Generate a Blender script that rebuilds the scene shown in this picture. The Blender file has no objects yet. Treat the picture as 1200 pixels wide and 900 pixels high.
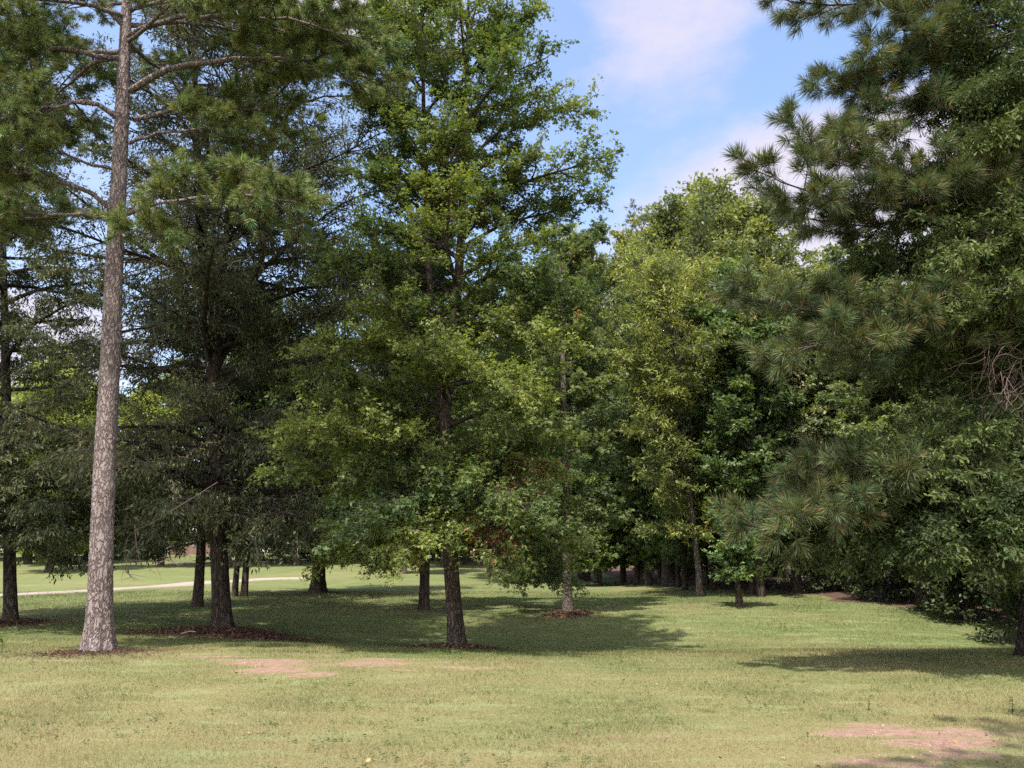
import bpy, math
import numpy as np
from mathutils import Vector

scene = bpy.context.scene
R = math.radians
PITCH = R(12.5)
EYE = 1.6

# ------------------------------------------------------------------ camera
cd = bpy.data.cameras.new("camera")
cam = bpy.data.objects.new("camera", cd)
scene.collection.objects.link(cam)
cd.sensor_width = 36.0
cd.lens = 27.0
cd.clip_start = 0.05
cd.clip_end = 3000
cam.location = (0, 0, EYE)
cam.rotation_euler = (R(90) + PITCH, 0, 0)
scene.camera = cam

# ------------------------------------------------------------------ sun, sky, exposure
SUN_EL, SUN_AZ = R(65), math.atan2(-0.20, -0.40)      # azimuth measured from +Y towards +X
S = Vector((math.sin(SUN_AZ) * math.cos(SUN_EL), math.cos(SUN_AZ) * math.cos(SUN_EL), math.sin(SUN_EL)))
sl = bpy.data.lights.new("sun", 'SUN')
sl.energy = 3.9
sl.angle = R(0.53)
sl.color = (1.0, 0.93, 0.82)
sun = bpy.data.objects.new("sun", sl)
scene.collection.objects.link(sun)
sun.rotation_euler = S.to_track_quat('Z', 'Y').to_euler()
sun.location = (-30, 15, 60)

scene.view_settings.view_transform = 'Standard'
scene.view_settings.look = 'None'
scene.view_settings.gamma = 1.0
scene.view_settings.exposure = 1.24
scene.view_settings.use_curve_mapping = False
scene.render.engine = 'CYCLES'
cy = scene.cycles
cy.max_bounces = 7
cy.diffuse_bounces = 4
cy.glossy_bounces = 2
cy.transmission_bounces = 4
cy.transparent_max_bounces = 4
cy.caustics_reflective = False
cy.caustics_refractive = False
cy.use_denoising = False
cy.denoiser = 'OPENIMAGEDENOISE'
cy.sample_clamp_indirect = 6.0


def px_dir(u, v):
    X = (u - 600) / 900.0
    Y = (450 - v) / 900.0
    return np.array([X, math.cos(PITCH) - Y * math.sin(PITCH), math.sin(PITCH) + Y * math.cos(PITCH)])


def N_(nt, t, **kw):
    n = nt.nodes.new(t)
    for k, v in kw.items():
        if k in n.inputs:
            n.inputs[k].default_value = v
        else:
            setattr(n, k, v)
    return n


def build_world():
    w = bpy.data.worlds.new("World")
    scene.world = w
    w.use_nodes = True
    nt = w.node_tree
    nt.nodes.clear()
    L = nt.links.new
    out = N_(nt, 'ShaderNodeOutputWorld')
    bg = N_(nt, 'ShaderNodeBackground', Strength=0.15)
    sky = N_(nt, 'ShaderNodeTexSky', sky_type='NISHITA', sun_disc=False, sun_elevation=SUN_EL, sun_rotation=SUN_AZ,
             altitude=100.0, air_density=1.0, dust_density=0.6, ozone_density=1.6)
    tc = N_(nt, 'ShaderNodeTexCoord')
    noise = N_(nt, 'ShaderNodeTexNoise', Scale=5.0, Detail=7.0, Roughness=0.62)
    mp = N_(nt, 'ShaderNodeMapping')
    mp.inputs['Scale'].default_value = (1.0, 1.0, 2.0)
    mp.inputs['Location'].default_value = (0.37, 0.2, 0.11)
    L(tc.outputs['Generated'], mp.inputs['Vector'])
    L(mp.outputs['Vector'], noise.inputs['Vector'])
    big = N_(nt, 'ShaderNodeTexNoise', Scale=1.6, Detail=4.0, Roughness=0.55)
    L(mp.outputs['Vector'], big.inputs['Vector'])
    total = None
    for (u, v, hx, hz, amt) in ((790, -15, .17, .14, .72), (1000, 238, .28, .115, 1.4), (20, 400, .16, .08, 1.0),
                                (380, -10, .25, .06, .9)):
        d = px_dir(u, v)
        d = d / np.linalg.norm(d)
        sub = N_(nt, 'ShaderNodeVectorMath', operation='SUBTRACT')
        L(tc.outputs['Generated'], sub.inputs[0])
        sub.inputs[1].default_value = tuple(d)
        mul = N_(nt, 'ShaderNodeVectorMath', operation='MULTIPLY')
        L(sub.outputs[0], mul.inputs[0])
        mul.inputs[1].default_value = (1 / hx, 0.35 / hx, 1 / hz)
        ln = N_(nt, 'ShaderNodeVectorMath', operation='LENGTH')
        L(mul.outputs[0], ln.inputs[0])
        mr = N_(nt, 'ShaderNodeMapRange', interpolation_type='SMOOTHSTEP')
        mr.inputs['From Min'].default_value = 1.5
        mr.inputs['From Max'].default_value = 0.3
        mr.inputs['To Max'].default_value = amt
        L(ln.outputs['Value'], mr.inputs['Value'])
        if total is None:
            total = mr.outputs[0]
        else:
            mx = N_(nt, 'ShaderNodeMath', operation='MAXIMUM')
            L(total, mx.inputs[0])
            L(mr.outputs[0], mx.inputs[1])
            total = mx.outputs[0]
    # blob * 1.0 + (noise-.5)*k  -> soft threshold
    a = N_(nt, 'ShaderNodeMath', operation='MULTIPLY_ADD')
    L(noise.outputs['Fac'], a.inputs[0])
    a.inputs[1].default_value = 1.3
    a.inputs[2].default_value = -0.65
    b = N_(nt, 'ShaderNodeMath', operation='ADD')
    L(a.outputs[0], b.inputs[0])
    L(total, b.inputs[1])
    m2 = N_(nt, 'ShaderNodeMapRange', interpolation_type='SMOOTHSTEP')
    m2.inputs['From Min'].default_value = 0.25
    m2.inputs['From Max'].default_value = 1.05
    m2.inputs['To Max'].default_value = 0.94
    L(b.outputs[0], m2.inputs['Value'])
    # thin veil everywhere
    veil = N_(nt, 'ShaderNodeMapRange', interpolation_type='SMOOTHSTEP')
    veil.inputs['From Min'].default_value = 0.35
    veil.inputs['From Max'].default_value = 0.8
    veil.inputs['To Min'].default_value = 0.05
    veil.inputs['To Max'].default_value = 0.32
    L(big.outputs['Fac'], veil.inputs['Value'])
    mx = N_(nt, 'ShaderNodeMath', operation='MAXIMUM')
    L(veil.outputs[0], mx.inputs[0])
    L(m2.outputs[0], mx.inputs[1])
    mix = N_(nt, 'ShaderNodeMix', data_type='RGBA')
    L(mx.outputs[0], mix.inputs['Factor'])
    L(sky.outputs[0], mix.inputs['A'])
    mix.inputs['B'].default_value = (2.55, 2.36, 2.75, 1)
    # unseen bright cloud bank, added behind the camera as fill light
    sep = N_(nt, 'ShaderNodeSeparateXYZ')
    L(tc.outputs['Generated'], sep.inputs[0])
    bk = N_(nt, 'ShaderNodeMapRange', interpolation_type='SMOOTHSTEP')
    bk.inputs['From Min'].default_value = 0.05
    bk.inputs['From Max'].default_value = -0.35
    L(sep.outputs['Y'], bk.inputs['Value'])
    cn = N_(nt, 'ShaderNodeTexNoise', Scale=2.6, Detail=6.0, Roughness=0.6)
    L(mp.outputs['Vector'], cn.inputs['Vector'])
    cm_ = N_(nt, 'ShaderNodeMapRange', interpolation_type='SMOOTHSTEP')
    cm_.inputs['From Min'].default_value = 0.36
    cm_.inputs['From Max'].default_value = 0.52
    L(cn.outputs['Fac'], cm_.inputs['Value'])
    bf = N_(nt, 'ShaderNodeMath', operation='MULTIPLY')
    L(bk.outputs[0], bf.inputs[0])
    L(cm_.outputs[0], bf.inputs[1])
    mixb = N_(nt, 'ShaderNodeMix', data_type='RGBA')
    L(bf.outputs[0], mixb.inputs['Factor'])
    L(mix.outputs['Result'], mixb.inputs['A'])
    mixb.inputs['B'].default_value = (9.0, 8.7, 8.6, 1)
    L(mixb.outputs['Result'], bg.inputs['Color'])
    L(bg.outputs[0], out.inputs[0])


build_world()

# ------------------------------------------------------------------ tagging
C = scene.collection


def tag(o, label=None, cat=None, group=None, kind=None):
    if label:
        o['label'] = label
    if cat:
        o['category'] = cat
    if group:
        o['group'] = group
    if kind:
        o['kind'] = kind
    return o


def thing(name, loc, label, cat, group=None, rz=0.0):
    o = bpy.data.objects.new(name, None)
    o.empty_display_size = 0.3
    C.objects.link(o)
    o.location = loc
    o.rotation_euler = (0, 0, rz)
    return tag(o, label, cat, group)


def dup(root, loc, rz, scale, label, cat=None, group=None):
    r = root.copy()
    C.objects.link(r)
    r.location = loc
    r.rotation_euler = (0, 0, rz)
    r.scale = (scale if hasattr(scale, '__len__') else (scale,) * 3)
    r['label'] = label
    if cat:
        r['category'] = cat
    if group:
        r['group'] = group
    elif 'group' in r:
        del r['group']
    for ch in list(root.children):
        c = ch.copy()
        C.objects.link(c)
        c.parent = r
        for g in ch.children:
            d = g.copy()
            C.objects.link(d)
            d.parent = c
    return r


# ------------------------------------------------------------------ mesh builder
class MB:
    def __init__(self):
        self.V, self.F, self.n = [], [], 0      # F: (faces array, colours (n,3), material, smooth)

    def add(self, V, F, col=(1, 1, 1), mat=0, smooth=False):
        V = np.asarray(V, np.float32).reshape(-1, 3)
        F = np.asarray(F, np.int64)
        col = np.asarray(col, np.float32)
        if col.ndim == 1:
            col = np.tile(col, (len(F), 1))
        self.V.append(V)
        self.F.append((F + self.n, col, mat, smooth))
        self.n += len(V)

    def build(self, name, mats, parent=None):
        me = bpy.data.meshes.new(name)
        if self.n:
            V = np.concatenate(self.V)
            tot = np.concatenate([np.full(len(f), f.shape[1], np.int32) for f, *_ in self.F])
            loops = np.concatenate([f.reshape(-1) for f, *_ in self.F]).astype(np.int32)
            col = np.concatenate([c for _, c, *_ in self.F])
            mi = np.concatenate([np.full(len(f), m, np.int32) for f, _, m, _ in self.F])
            sm = np.concatenate([np.full(len(f), s, bool) for f, _, _, s in self.F])
            start = np.zeros(len(tot), np.int32)
            start[1:] = np.cumsum(tot)[:-1]
            me.vertices.add(len(V))
            me.vertices.foreach_set('co', V.reshape(-1))
            me.loops.add(len(loops))
            me.loops.foreach_set('vertex_index', loops)
            me.polygons.add(len(tot))
            me.polygons.foreach_set('loop_start', start)
            me.polygons.foreach_set('loop_total', tot)
            me.polygons.foreach_set('material_index', mi)
            me.polygons.foreach_set('use_smooth', sm)
            at = me.attributes.new('col', 'FLOAT_COLOR', 'FACE')
            at.data.foreach_set('color', np.concatenate([col, np.ones((len(col), 1), np.float32)], 1).reshape(-1))
            me.update(calc_edges=True)
        for m in (mats if isinstance(mats, (list, tuple)) else [mats]):
            me.materials.append(m)
        o = bpy.data.objects.new(name, me)
        C.objects.link(o)
        if parent:
            o.parent = parent
        return o


def nrm(v):
    return v / np.maximum(np.linalg.norm(v, axis=-1, keepdims=True), 1e-9)


def tube(mb, pts, rad, sides=6, mat=0, col=(1, 1, 1), cap=True):
    pts = np.asarray(pts, float)
    rad = np.asarray(rad, float)
    t = nrm(np.gradient(pts, axis=0))
    ref = np.array([0.31, 0.87, 0.38])
    md = nrm(pts[-1] - pts[0])
    if abs(md @ ref) > 0.85:
        ref = np.array([0.9, -0.35, 0.25])
    u = nrm(np.cross(t, ref))
    v = np.cross(t, u)
    a = np.linspace(0, 2 * np.pi, sides, endpoint=False)
    ring = pts[:, None] + rad[:, None, None] * (np.cos(a)[None, :, None] * u[:, None] + np.sin(a)[None, :, None] * v[:, None])
    n = len(pts)
    i = np.arange(n - 1)[:, None] * sides
    j = np.arange(sides)[None]
    j2 = (j + 1) % sides
    F = np.stack([i + j, i + j2, i + sides + j2, i + sides + j], -1).reshape(-1, 4)
    mb.add(ring.reshape(-1, 3), F, col, mat, True)


def sticks(mb, A, B, ra, rb, mat=0, col=(1, 1, 1)):
    A = np.asarray(A, float)
    B = np.asarray(B, float)
    if not len(A):
        return
    n = len(A)
    t = nrm(B - A)
    ref = np.where(np.abs(t[:, 2:3]) > 0.8, np.array([[1.0, 0, 0]]), np.array([[0, 0, 1.0]]))
    u = nrm(np.cross(t, ref))
    v = np.cross(t, u)
    ra = np.broadcast_to(np.asarray(ra, float), (n,))
    rb = np.broadcast_to(np.asarray(rb, float), (n,))
    rings = []
    for P, r in ((A, ra), (B, rb)):
        for k in range(3):
            a = 2 * np.pi * k / 3
            rings.append(P + r[:, None] * (math.cos(a) * u + math.sin(a) * v))
    V = np.stack(rings, 1).reshape(-1, 3)
    b = np.arange(n)[:, None] * 6
    F = np.concatenate([b + np.array([[k, (k + 1) % 3, 3 + (k + 1) % 3, 3 + k]]) for k in range(3)])
    mb.add(V, F, col, mat, True)


# leaf templates: (u along, v across, w up), faces
TPL = {
    'diamond': (np.array([[0, 0, 0], [.5, .30, .05], [1, 0, -.08], [.5, -.30, .05]]), [[0, 1, 2, 3]]),
    'narrow': (np.array([[0, 0, 0], [.45, .15, .04], [1, 0, -.10], [.45, -.15, .04]]), [[0, 1, 2, 3]]),
    'oval': (np.array([[0, 0, 0], [.30, .24, .05], [.75, .22, .03], [1, 0, -.06], [.75, -.22, .03], [.30, -.24, .05]]),
             [[0, 1, 2, 3], [0, 3, 4, 5]]),
    'paddle': (np.array([[0, 0, 0], [.35, .10, .02], [.75, .175, .05], [1, .04, -.06], [.75, -.175, .05], [.35, -.10, .02]]),
               [[0, 1, 2, 3], [0, 3, 4, 5]]),
}


def _star(angs, lens, half):
    V = [[0.0, 0.0, 0.0]]
    F = []
    for a, l in zip(angs, lens):
        a = R(a)
        k = len(V)
        for (ll, da, w) in ((l * .5, half, .05), (l, 0, -.10), (l * .5, -half, .05)):
            aa = a + R(da)
            V.append([ll * math.cos(aa), ll * math.sin(aa), w])
        F.append([0, k + 2, k + 1, k])
    return np.array(V), F


TPL['lobe3'] = _star((-62, 0, 62), (.72, 1.0, .72), 30)
TPL['star5'] = _star((-118, -56, 0, 56, 118), (.5, .8, 1.0, .8, .5), 27)


def leaves(mb, P, A, Nn, size, tpl, col, mat=0):
    T, faces = TPL[tpl]
    A = nrm(A)
    Nn = nrm(Nn - (Nn * A).sum(1, keepdims=True) * A)
    B = np.cross(Nn, A)
    size = np.broadcast_to(np.asarray(size, float), (len(P),))
    V = P[:, None] + size[:, None, None] * (T[None, :, 0:1] * A[:, None] + T[None, :, 1:2] * B[:, None] + T[None, :, 2:3] * Nn[:, None])
    m = len(T)
    F = (np.arange(len(P))[:, None, None] * m + np.array(faces)[None])
    nf = len(faces)
    F = F.reshape(-1, 4)
    mb.add(V.reshape(-1, 3), F, np.repeat(col, nf, axis=0), mat, False)


# ------------------------------------------------------------------ materials
def mat_new(name):
    m = bpy.data.materials.new(name)
    m.use_nodes = True
    nt = m.node_tree
    nt.nodes.clear()
    return m, nt, nt.links.new


def leaf_mat(name, rough=0.5, spec=0.3, trans=0.38, tcol=(1.15, 1.25, 0.45)):
    m, nt, L = mat_new(name)
    out = N_(nt, 'ShaderNodeOutputMaterial')
    at = N_(nt, 'ShaderNodeAttribute', attribute_name='col')
    pb = N_(nt, 'ShaderNodeBsdfPrincipled', Roughness=rough)
    pb.inputs['Specular IOR Level'].default_value = spec
    L(at.outputs['Color'], pb.inputs['Base Color'])
    tr = N_(nt, 'ShaderNodeBsdfTranslucent')
    mul = N_(nt, 'ShaderNodeMix', data_type='RGBA', blend_type='MULTIPLY')
    mul.inputs['Factor'].default_value = 1
    L(at.outputs['Color'], mul.inputs['A'])
    mul.inputs['B'].default_value = (*tcol, 1)
    L(mul.outputs['Result'], tr.inputs['Color'])
    mx = N_(nt, 'ShaderNodeMixShader', Fac=trans)
    L(pb.outputs[0], mx.inputs[1])
    L(tr.outputs[0], mx.inputs[2])
    L(mx.outputs[0], out.inputs[0])
    return m


def bark_mat(name, plate, crack, scale=9.0, stretch=0.3, bump=0.5, lichen=None):
    m, nt, L = mat_new(name)
    out = N_(nt, 'ShaderNodeOutputMaterial')
    tc = N_(nt, 'ShaderNodeTexCoord')
    mp = N_(nt, 'ShaderNodeMapping')
    mp.inputs['Scale'].default_value = (1, 1, stretch)
    L(tc.outputs['Object'], mp.inputs['Vector'])
    ns = N_(nt, 'ShaderNodeTexNoise', Scale=scale * 0.6, Detail=4.0)
    L(mp.outputs[0], ns.inputs['Vector'])
    wob = N_(nt, 'ShaderNodeMix', data_type='VECTOR')
    wob.inputs['Factor'].default_value = 0.16
    L(mp.outputs[0], wob.inputs['A'])
    L(ns.outputs['Color'], wob.inputs['B'])
    vo = N_(nt, 'ShaderNodeTexVoronoi', feature='DISTANCE_TO_EDGE', Scale=scale)
    L(wob.outputs['Result'], vo.inputs['Vector'])
    edge = N_(nt, 'ShaderNodeMapRange')
    edge.inputs['From Max'].default_value = 0.22
    L(vo.outputs['Distance'], edge.inputs['Value'])
    n2 = N_(nt, 'ShaderNodeTexNoise', Scale=scale * 2.6, Detail=6.0, Roughness=0.72)
    mp2 = N_(nt, 'ShaderNodeMapping')
    mp2.inputs['Scale'].default_value = (1, 1, stretch * .7)
    L(tc.outputs['Object'], mp2.inputs['Vector'])
    L(mp2.outputs[0], n2.inputs['Vector'])
    n2r = N_(nt, 'ShaderNodeMapRange')
    n2r.inputs['From Min'].default_value = 0.3
    n2r.inputs['From Max'].default_value = 0.7
    L(n2.outputs['Fac'], n2r.inputs['Value'])
    n3 = N_(nt, 'ShaderNodeTexNoise', Scale=1.3, Detail=3.0)
    L(tc.outputs['Object'], n3.inputs['Vector'])
    h = N_(nt, 'ShaderNodeMath', operation='MULTIPLY_ADD')
    L(n2r.outputs[0], h.inputs[0])
    h.inputs[1].default_value = 0.75
    L(edge.outputs[0], h.inputs[2])
    cr = N_(nt, 'ShaderNodeValToRGB')
    cr.color_ramp.elements[0].position = 0.25
    cr.color_ramp.elements[0].color = (*crack, 1)
    cr.color_ramp.elements[1].position = 0.85
    cr.color_ramp.elements[1].color = (*plate, 1)
    hh = N_(nt, 'ShaderNodeMath', operation='MULTIPLY')
    L(h.outputs[0], hh.inputs[0])
    hh.inputs[1].default_value = 0.60
    L(hh.outputs[0], cr.inputs[0])
    mixc = N_(nt, 'ShaderNodeMix', data_type='RGBA')
    ramp = N_(nt, 'ShaderNodeMapRange')
    ramp.inputs['From Min'].default_value = 0.5
    ramp.inputs['From Max'].default_value = 0.75
    ramp.inputs['To Max'].default_value = 0.5
    L(n3.outputs['Fac'], ramp.inputs['Value'])
    L(ramp.outputs[0], mixc.inputs['Factor'])
    L(cr.outputs[0], mixc.inputs['A'])
    lc = lichen or tuple(c * 1.25 for c in plate)
    mixc.inputs['B'].default_value = (*lc, 1)
    pb = N_(nt, 'ShaderNodeBsdfPrincipled', Roughness=0.9)
    pb.inputs['Specular IOR Level'].default_value = 0.15
    L(mixc.outputs['Result'], pb.inputs['Base Color'])
    bp = N_(nt, 'ShaderNodeBump', Strength=bump, Distance=0.03)
    L(h.outputs[0], bp.inputs['Height'])
    L(bp.outputs[0], pb.inputs['Normal'])
    L(pb.outputs[0], out.inputs[0])
    return m


def plain_mat(name, col, rough=0.8, var=0.25, scale=6.0, bump=0.0):
    m, nt, L = mat_new(name)
    out = N_(nt, 'ShaderNodeOutputMaterial')
    tc = N_(nt, 'ShaderNodeTexCoord')
    ns = N_(nt, 'ShaderNodeTexNoise', Scale=scale, Detail=6.0, Roughness=0.65)
    L(tc.outputs['Object'], ns.inputs['Vector'])
    cr = N_(nt, 'ShaderNodeValToRGB')
    cr.color_ramp.elements[0].position = 0.3
    cr.color_ramp.elements[0].color = (*[c * (1 - var) for c in col], 1)
    cr.color_ramp.elements[1].position = 0.7
    cr.color_ramp.elements[1].color = (*[c * (1 + var) for c in col], 1)
    L(ns.outputs['Fac'], cr.inputs[0])
    pb = N_(nt, 'ShaderNodeBsdfPrincipled', Roughness=rough)
    L(cr.outputs[0], pb.inputs['Base Color'])
    if bump:
        bp = N_(nt, 'ShaderNodeBump', Strength=bump, Distance=0.02)
        L(ns.outputs['Fac'], bp.inputs['Height'])
        L(bp.outputs[0], pb.inputs['Normal'])
    L(pb.outputs[0], out.inputs[0])
    return m


def attr_mat(name, rough=0.85, spec=0.15, trans=0.0):
    m, nt, L = mat_new(name)
    out = N_(nt, 'ShaderNodeOutputMaterial')
    at = N_(nt, 'ShaderNodeAttribute', attribute_name='col')
    pb = N_(nt, 'ShaderNodeBsdfPrincipled', Roughness=rough)
    pb.inputs['Specular IOR Level'].default_value = spec
    L(at.outputs['Color'], pb.inputs['Base Color'])
    if trans:
        tr = N_(nt, 'ShaderNodeBsdfTranslucent')
        L(at.outputs['Color'], tr.inputs['Color'])
        mx = N_(nt, 'ShaderNodeMixShader', Fac=trans)
        L(pb.outputs[0], mx.inputs[1])
        L(tr.outputs[0], mx.inputs[2])
        L(mx.outputs[0], out.inputs[0])
    else:
        L(pb.outputs[0], out.inputs[0])
    return m


M_LEAF = leaf_mat('leaf_broad', 0.5, 0.4, 0.42)
M_OAKLEAF = leaf_mat('leaf_oak', 0.6, 0.18, 0.28, (1.05, 1.12, .62))
M_NEEDLE = leaf_mat('pine_needle', 0.5, 0.3, 0.22, (1.1, 1.15, .6))
B_PINE = bark_mat('bark_pine', (.35, .285, .278), (.110, .080, .076), 19.0, 0.36, 1.0, (.38, .32, .315))
B_PINEDARK = bark_mat('bark_pine_dark', (.10, .075, .065), (.03, .022, .02), 20.0, 0.3, 0.6)
B_OAK = bark_mat('bark_oak', (.085, .066, .056), (.018, .014, .012), 18.0, 0.22, 0.9, (.11, .09, .075))
B_MAPLE = bark_mat('bark_maple', (.135, .103, .084), (.030, .022, .018), 22.0, 0.25, 0.9, (.19, .15, .12))
B_GREY = bark_mat('bark_grey', (.165, .135, .115), (.060, .046, .040), 20.0, 0.35, 0.7, (.22, .19, .165))
B_DARK = bark_mat('bark_dark', (.075, .057, .047), (.02, .015, .013), 12.0, 0.25, 0.5)
M_TWIG = plain_mat('twig_bark', (.050, .040, .034), 0.95)
M_DEADTWIG = plain_mat('dead_twig', (.30, .21, .185), 0.9)


# ------------------------------------------------------------------ terrain
def smooth(a, b, x):
    t = np.clip((np.asarray(x, float) - a) / (b - a), 0, 1)
    return t * t * (3 - 2 * t)


MOUNDS = []          # (x, y, radius, height)


def hgt0(x, y):
    x = np.asarray(x, float)
    y = np.asarray(y, float)
    f = smooth(6, 12, y)
    z = f * (0.035 * np.sin(.41 * x + .23 * y) + 0.04 * np.sin(.33 * y - .12 * x + 1.3) + .02 * np.sin(.9 * x + 2) * np.sin(.8 * y))
    z = z + 1.5 * smooth(36, 120, y) * smooth(14, -14, x)
    z = z + 0.5 * smooth(45, 90, y) + .45 * smooth(2, 13, x) * smooth(22, 34, y) - .55 * np.exp(-((y - 19.0) / 3.4) ** 2) * smooth(-14, 0, x) + .10 * np.exp(-((y - 11.5) / 2.0) ** 2)
    return z


def hgt(x, y):
    z = hgt0(x, y)
    for (mx, my, mr, mh) in MOUNDS:
        z = z + mh * np.exp(-((x - mx) ** 2 + (y - my) ** 2) / (mr * mr))
    return z


def gpx(u, v):
    """ground point seen at photo pixel (u, v)"""
    d = px_dir(u, v)
    t = 3.0
    while t < 400:
        p = np.array([0, 0, EYE]) + d * t
        if p[2] <= float(hgt0(p[0], p[1])):
            break
        t += 0.05
    return p[0], p[1]


def at(u, v, y):
    """point on the line of sight of pixel (u, v) at distance y in front of the camera"""
    d = px_dir(u, v)
    return np.array([0, 0, EYE]) + d * (y / d[1])


def base_at(u, v):
    x, y = gpx(u, v)
    return np.array([x, y, float(hgt(x, y))])


PX_TREES = dict(pine=(113, 766), oak=(262, 744), maple=(535, 761), gum=(666, 721), left=(12, 731), t497=(497, 716), t372=(372, 696),
                t230=(231, 711), sapling=(867, 711), roak=(1213, 768))
GP = {k: gpx(*v) for k, v in PX_TREES.items()}
for k, rr, hh in (('oak', 1.15, .16), ('maple', .8, .07), ('gum', .8, .10), ('left', .9, .06), ('pine', .7, .04), ('t372', 1.2, .10), ('t497', .8, .04)):
    MOUNDS.append((GP[k][0], GP[k][1], rr, hh))


def fbm(x, y, seed=0):
    r = np.random.default_rng(seed)
    z = 0
    for o in range(5):
        f = 2 ** o
        for _ in range(3):
            a = r.uniform(0, 2 * np.pi)
            k = r.uniform(.7, 1.3) * f
            z = z + np.sin(k * (x * math.cos(a) + y * math.sin(a)) + r.uniform(0, 6.28)) / (f ** .8) / 3
    return z


# bare clay: (u, v, half width px, half depth in metres)
SOIL = [(1085, 862, 95, .34, 1.0), (1030, 893, 90, .20, 1.0), (350, 779, 95, .62, 1.2), (755, 864, 60, .10, .6), (810, 842, 70, .2, .45), (1180, 868, 70, .4, .9),
        (900, 884, 50, .12, .5), (460, 780, 90, .45, .85), (600, 842, 60, .15, .3), (230, 772, 120, .5, .7), (40, 785, 60, .3, .35)]
SOILW = []
for u, v, hw, hd, s in SOIL:
    x, y = gpx(u, v)
    SOILW.append((x, y, hw * y / 900, hd, s))


_rs = np.random.default_rng(19)
SOILB = []
for (sx, sy, sw, sd, s) in SOILW:
    for k in range(9):
        q = _rs.uniform(.18, .55)
        SOILB.append((sx + sw * _rs.normal(0, .55), sy + sd * _rs.normal(0, .6), sw * q * _rs.uniform(.7, 1.6), sd * q * _rs.uniform(.6, 1.3), s * _rs.uniform(.6, 1.1)))


def soil_mask(x, y):
    m = np.zeros_like(np.asarray(x, float))
    wob = fbm(x * 1.8, y * 2.6, 4)
    wob2 = fbm(x * 5.5, y * 9.0, 5)
    for (sx, sy, sw, sd, s) in SOILB:
        r = np.sqrt(((x - sx) / sw) ** 2 + ((y - sy) / sd) ** 2) + (.30 * wob + .22 * wob2)
        m = np.maximum(m, s * smooth(1.7, .1, r))
    return m


STRAW = []           # litter rings round the trunks: (x, y, rx, ry, strength)
for k, rx, ry, s in (('oak', 1.75, 1.2, 1.0), ('maple', .75, .55, .8), ('gum', .75, .6, .8), ('left', 1.0, .9, .8), ('pine', 1.1, .8, .55), ('t372', 1.4, 1.2, .6),
                     ('t497', .9, .8, .5)):
    STRAW.append((GP[k][0] + (.1 if k == 'oak' else 0), GP[k][1] - (.25 if k == 'oak' else 0.1), rx, ry, s))
EDGE = [gpx(u, v) for u, v in ((700, 683), (740, 686), (790, 692), (850, 697), (930, 706), (1010, 714), (1100, 724), (1215, 745))]


def edge_x(y):
    e = sorted((p[1], p[0]) for p in EDGE)
    return np.interp(y, [p[0] for p in e], [p[1] for p in e])


WORN = [(GP['oak'][0] + .4, GP['oak'][1] - 1.7, 4.6, 1.5, .50), (GP['maple'][0] - 1.2, GP['maple'][1] - .35, 2.6, .75, .48), (GP['pine'][0] + .2, GP['pine'][1] - .3, 2.0, 1.0, .45),
        (GP['left'][0], GP['left'][1] - 1.5, 3.0, 1.2, .42), (5.5, 7.0, 2.4, .8, .42)]


def straw_mask(x, y):
    m = np.zeros_like(np.asarray(x, float))
    wob = fbm(x * 2.2, y * 2.2, 9)
    for (sx, sy, rx, ry, s) in STRAW:
        r = np.sqrt(((x - sx) / rx) ** 2 + ((y - sy) / ry) ** 2) + .2 * wob
        m = np.maximum(m, s * smooth(1.2, .7, r))
    for (ax, ay, rx, ry, s) in WORN:
        r = np.sqrt(((x - ax) / rx) ** 2 + ((y - ay) / ry) ** 2) + .45 * wob
        m = np.maximum(m, s * smooth(1.3, .3, r))
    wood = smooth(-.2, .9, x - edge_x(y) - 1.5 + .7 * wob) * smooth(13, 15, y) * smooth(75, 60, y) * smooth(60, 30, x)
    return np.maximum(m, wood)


def dry_mask(x, y):
    """0 lush .. 1 dry: the lawn is paler and drier near the camera, greener beyond"""
    return np.clip(.28 + .42 * fbm(x * .35, y * .6, 21) + .34 * fbm(x * 1.3, y * 2.0, 22) + .42 * smooth(13.5, 10, y) - .14 * smooth(13, 17, y), 0, 1)


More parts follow.
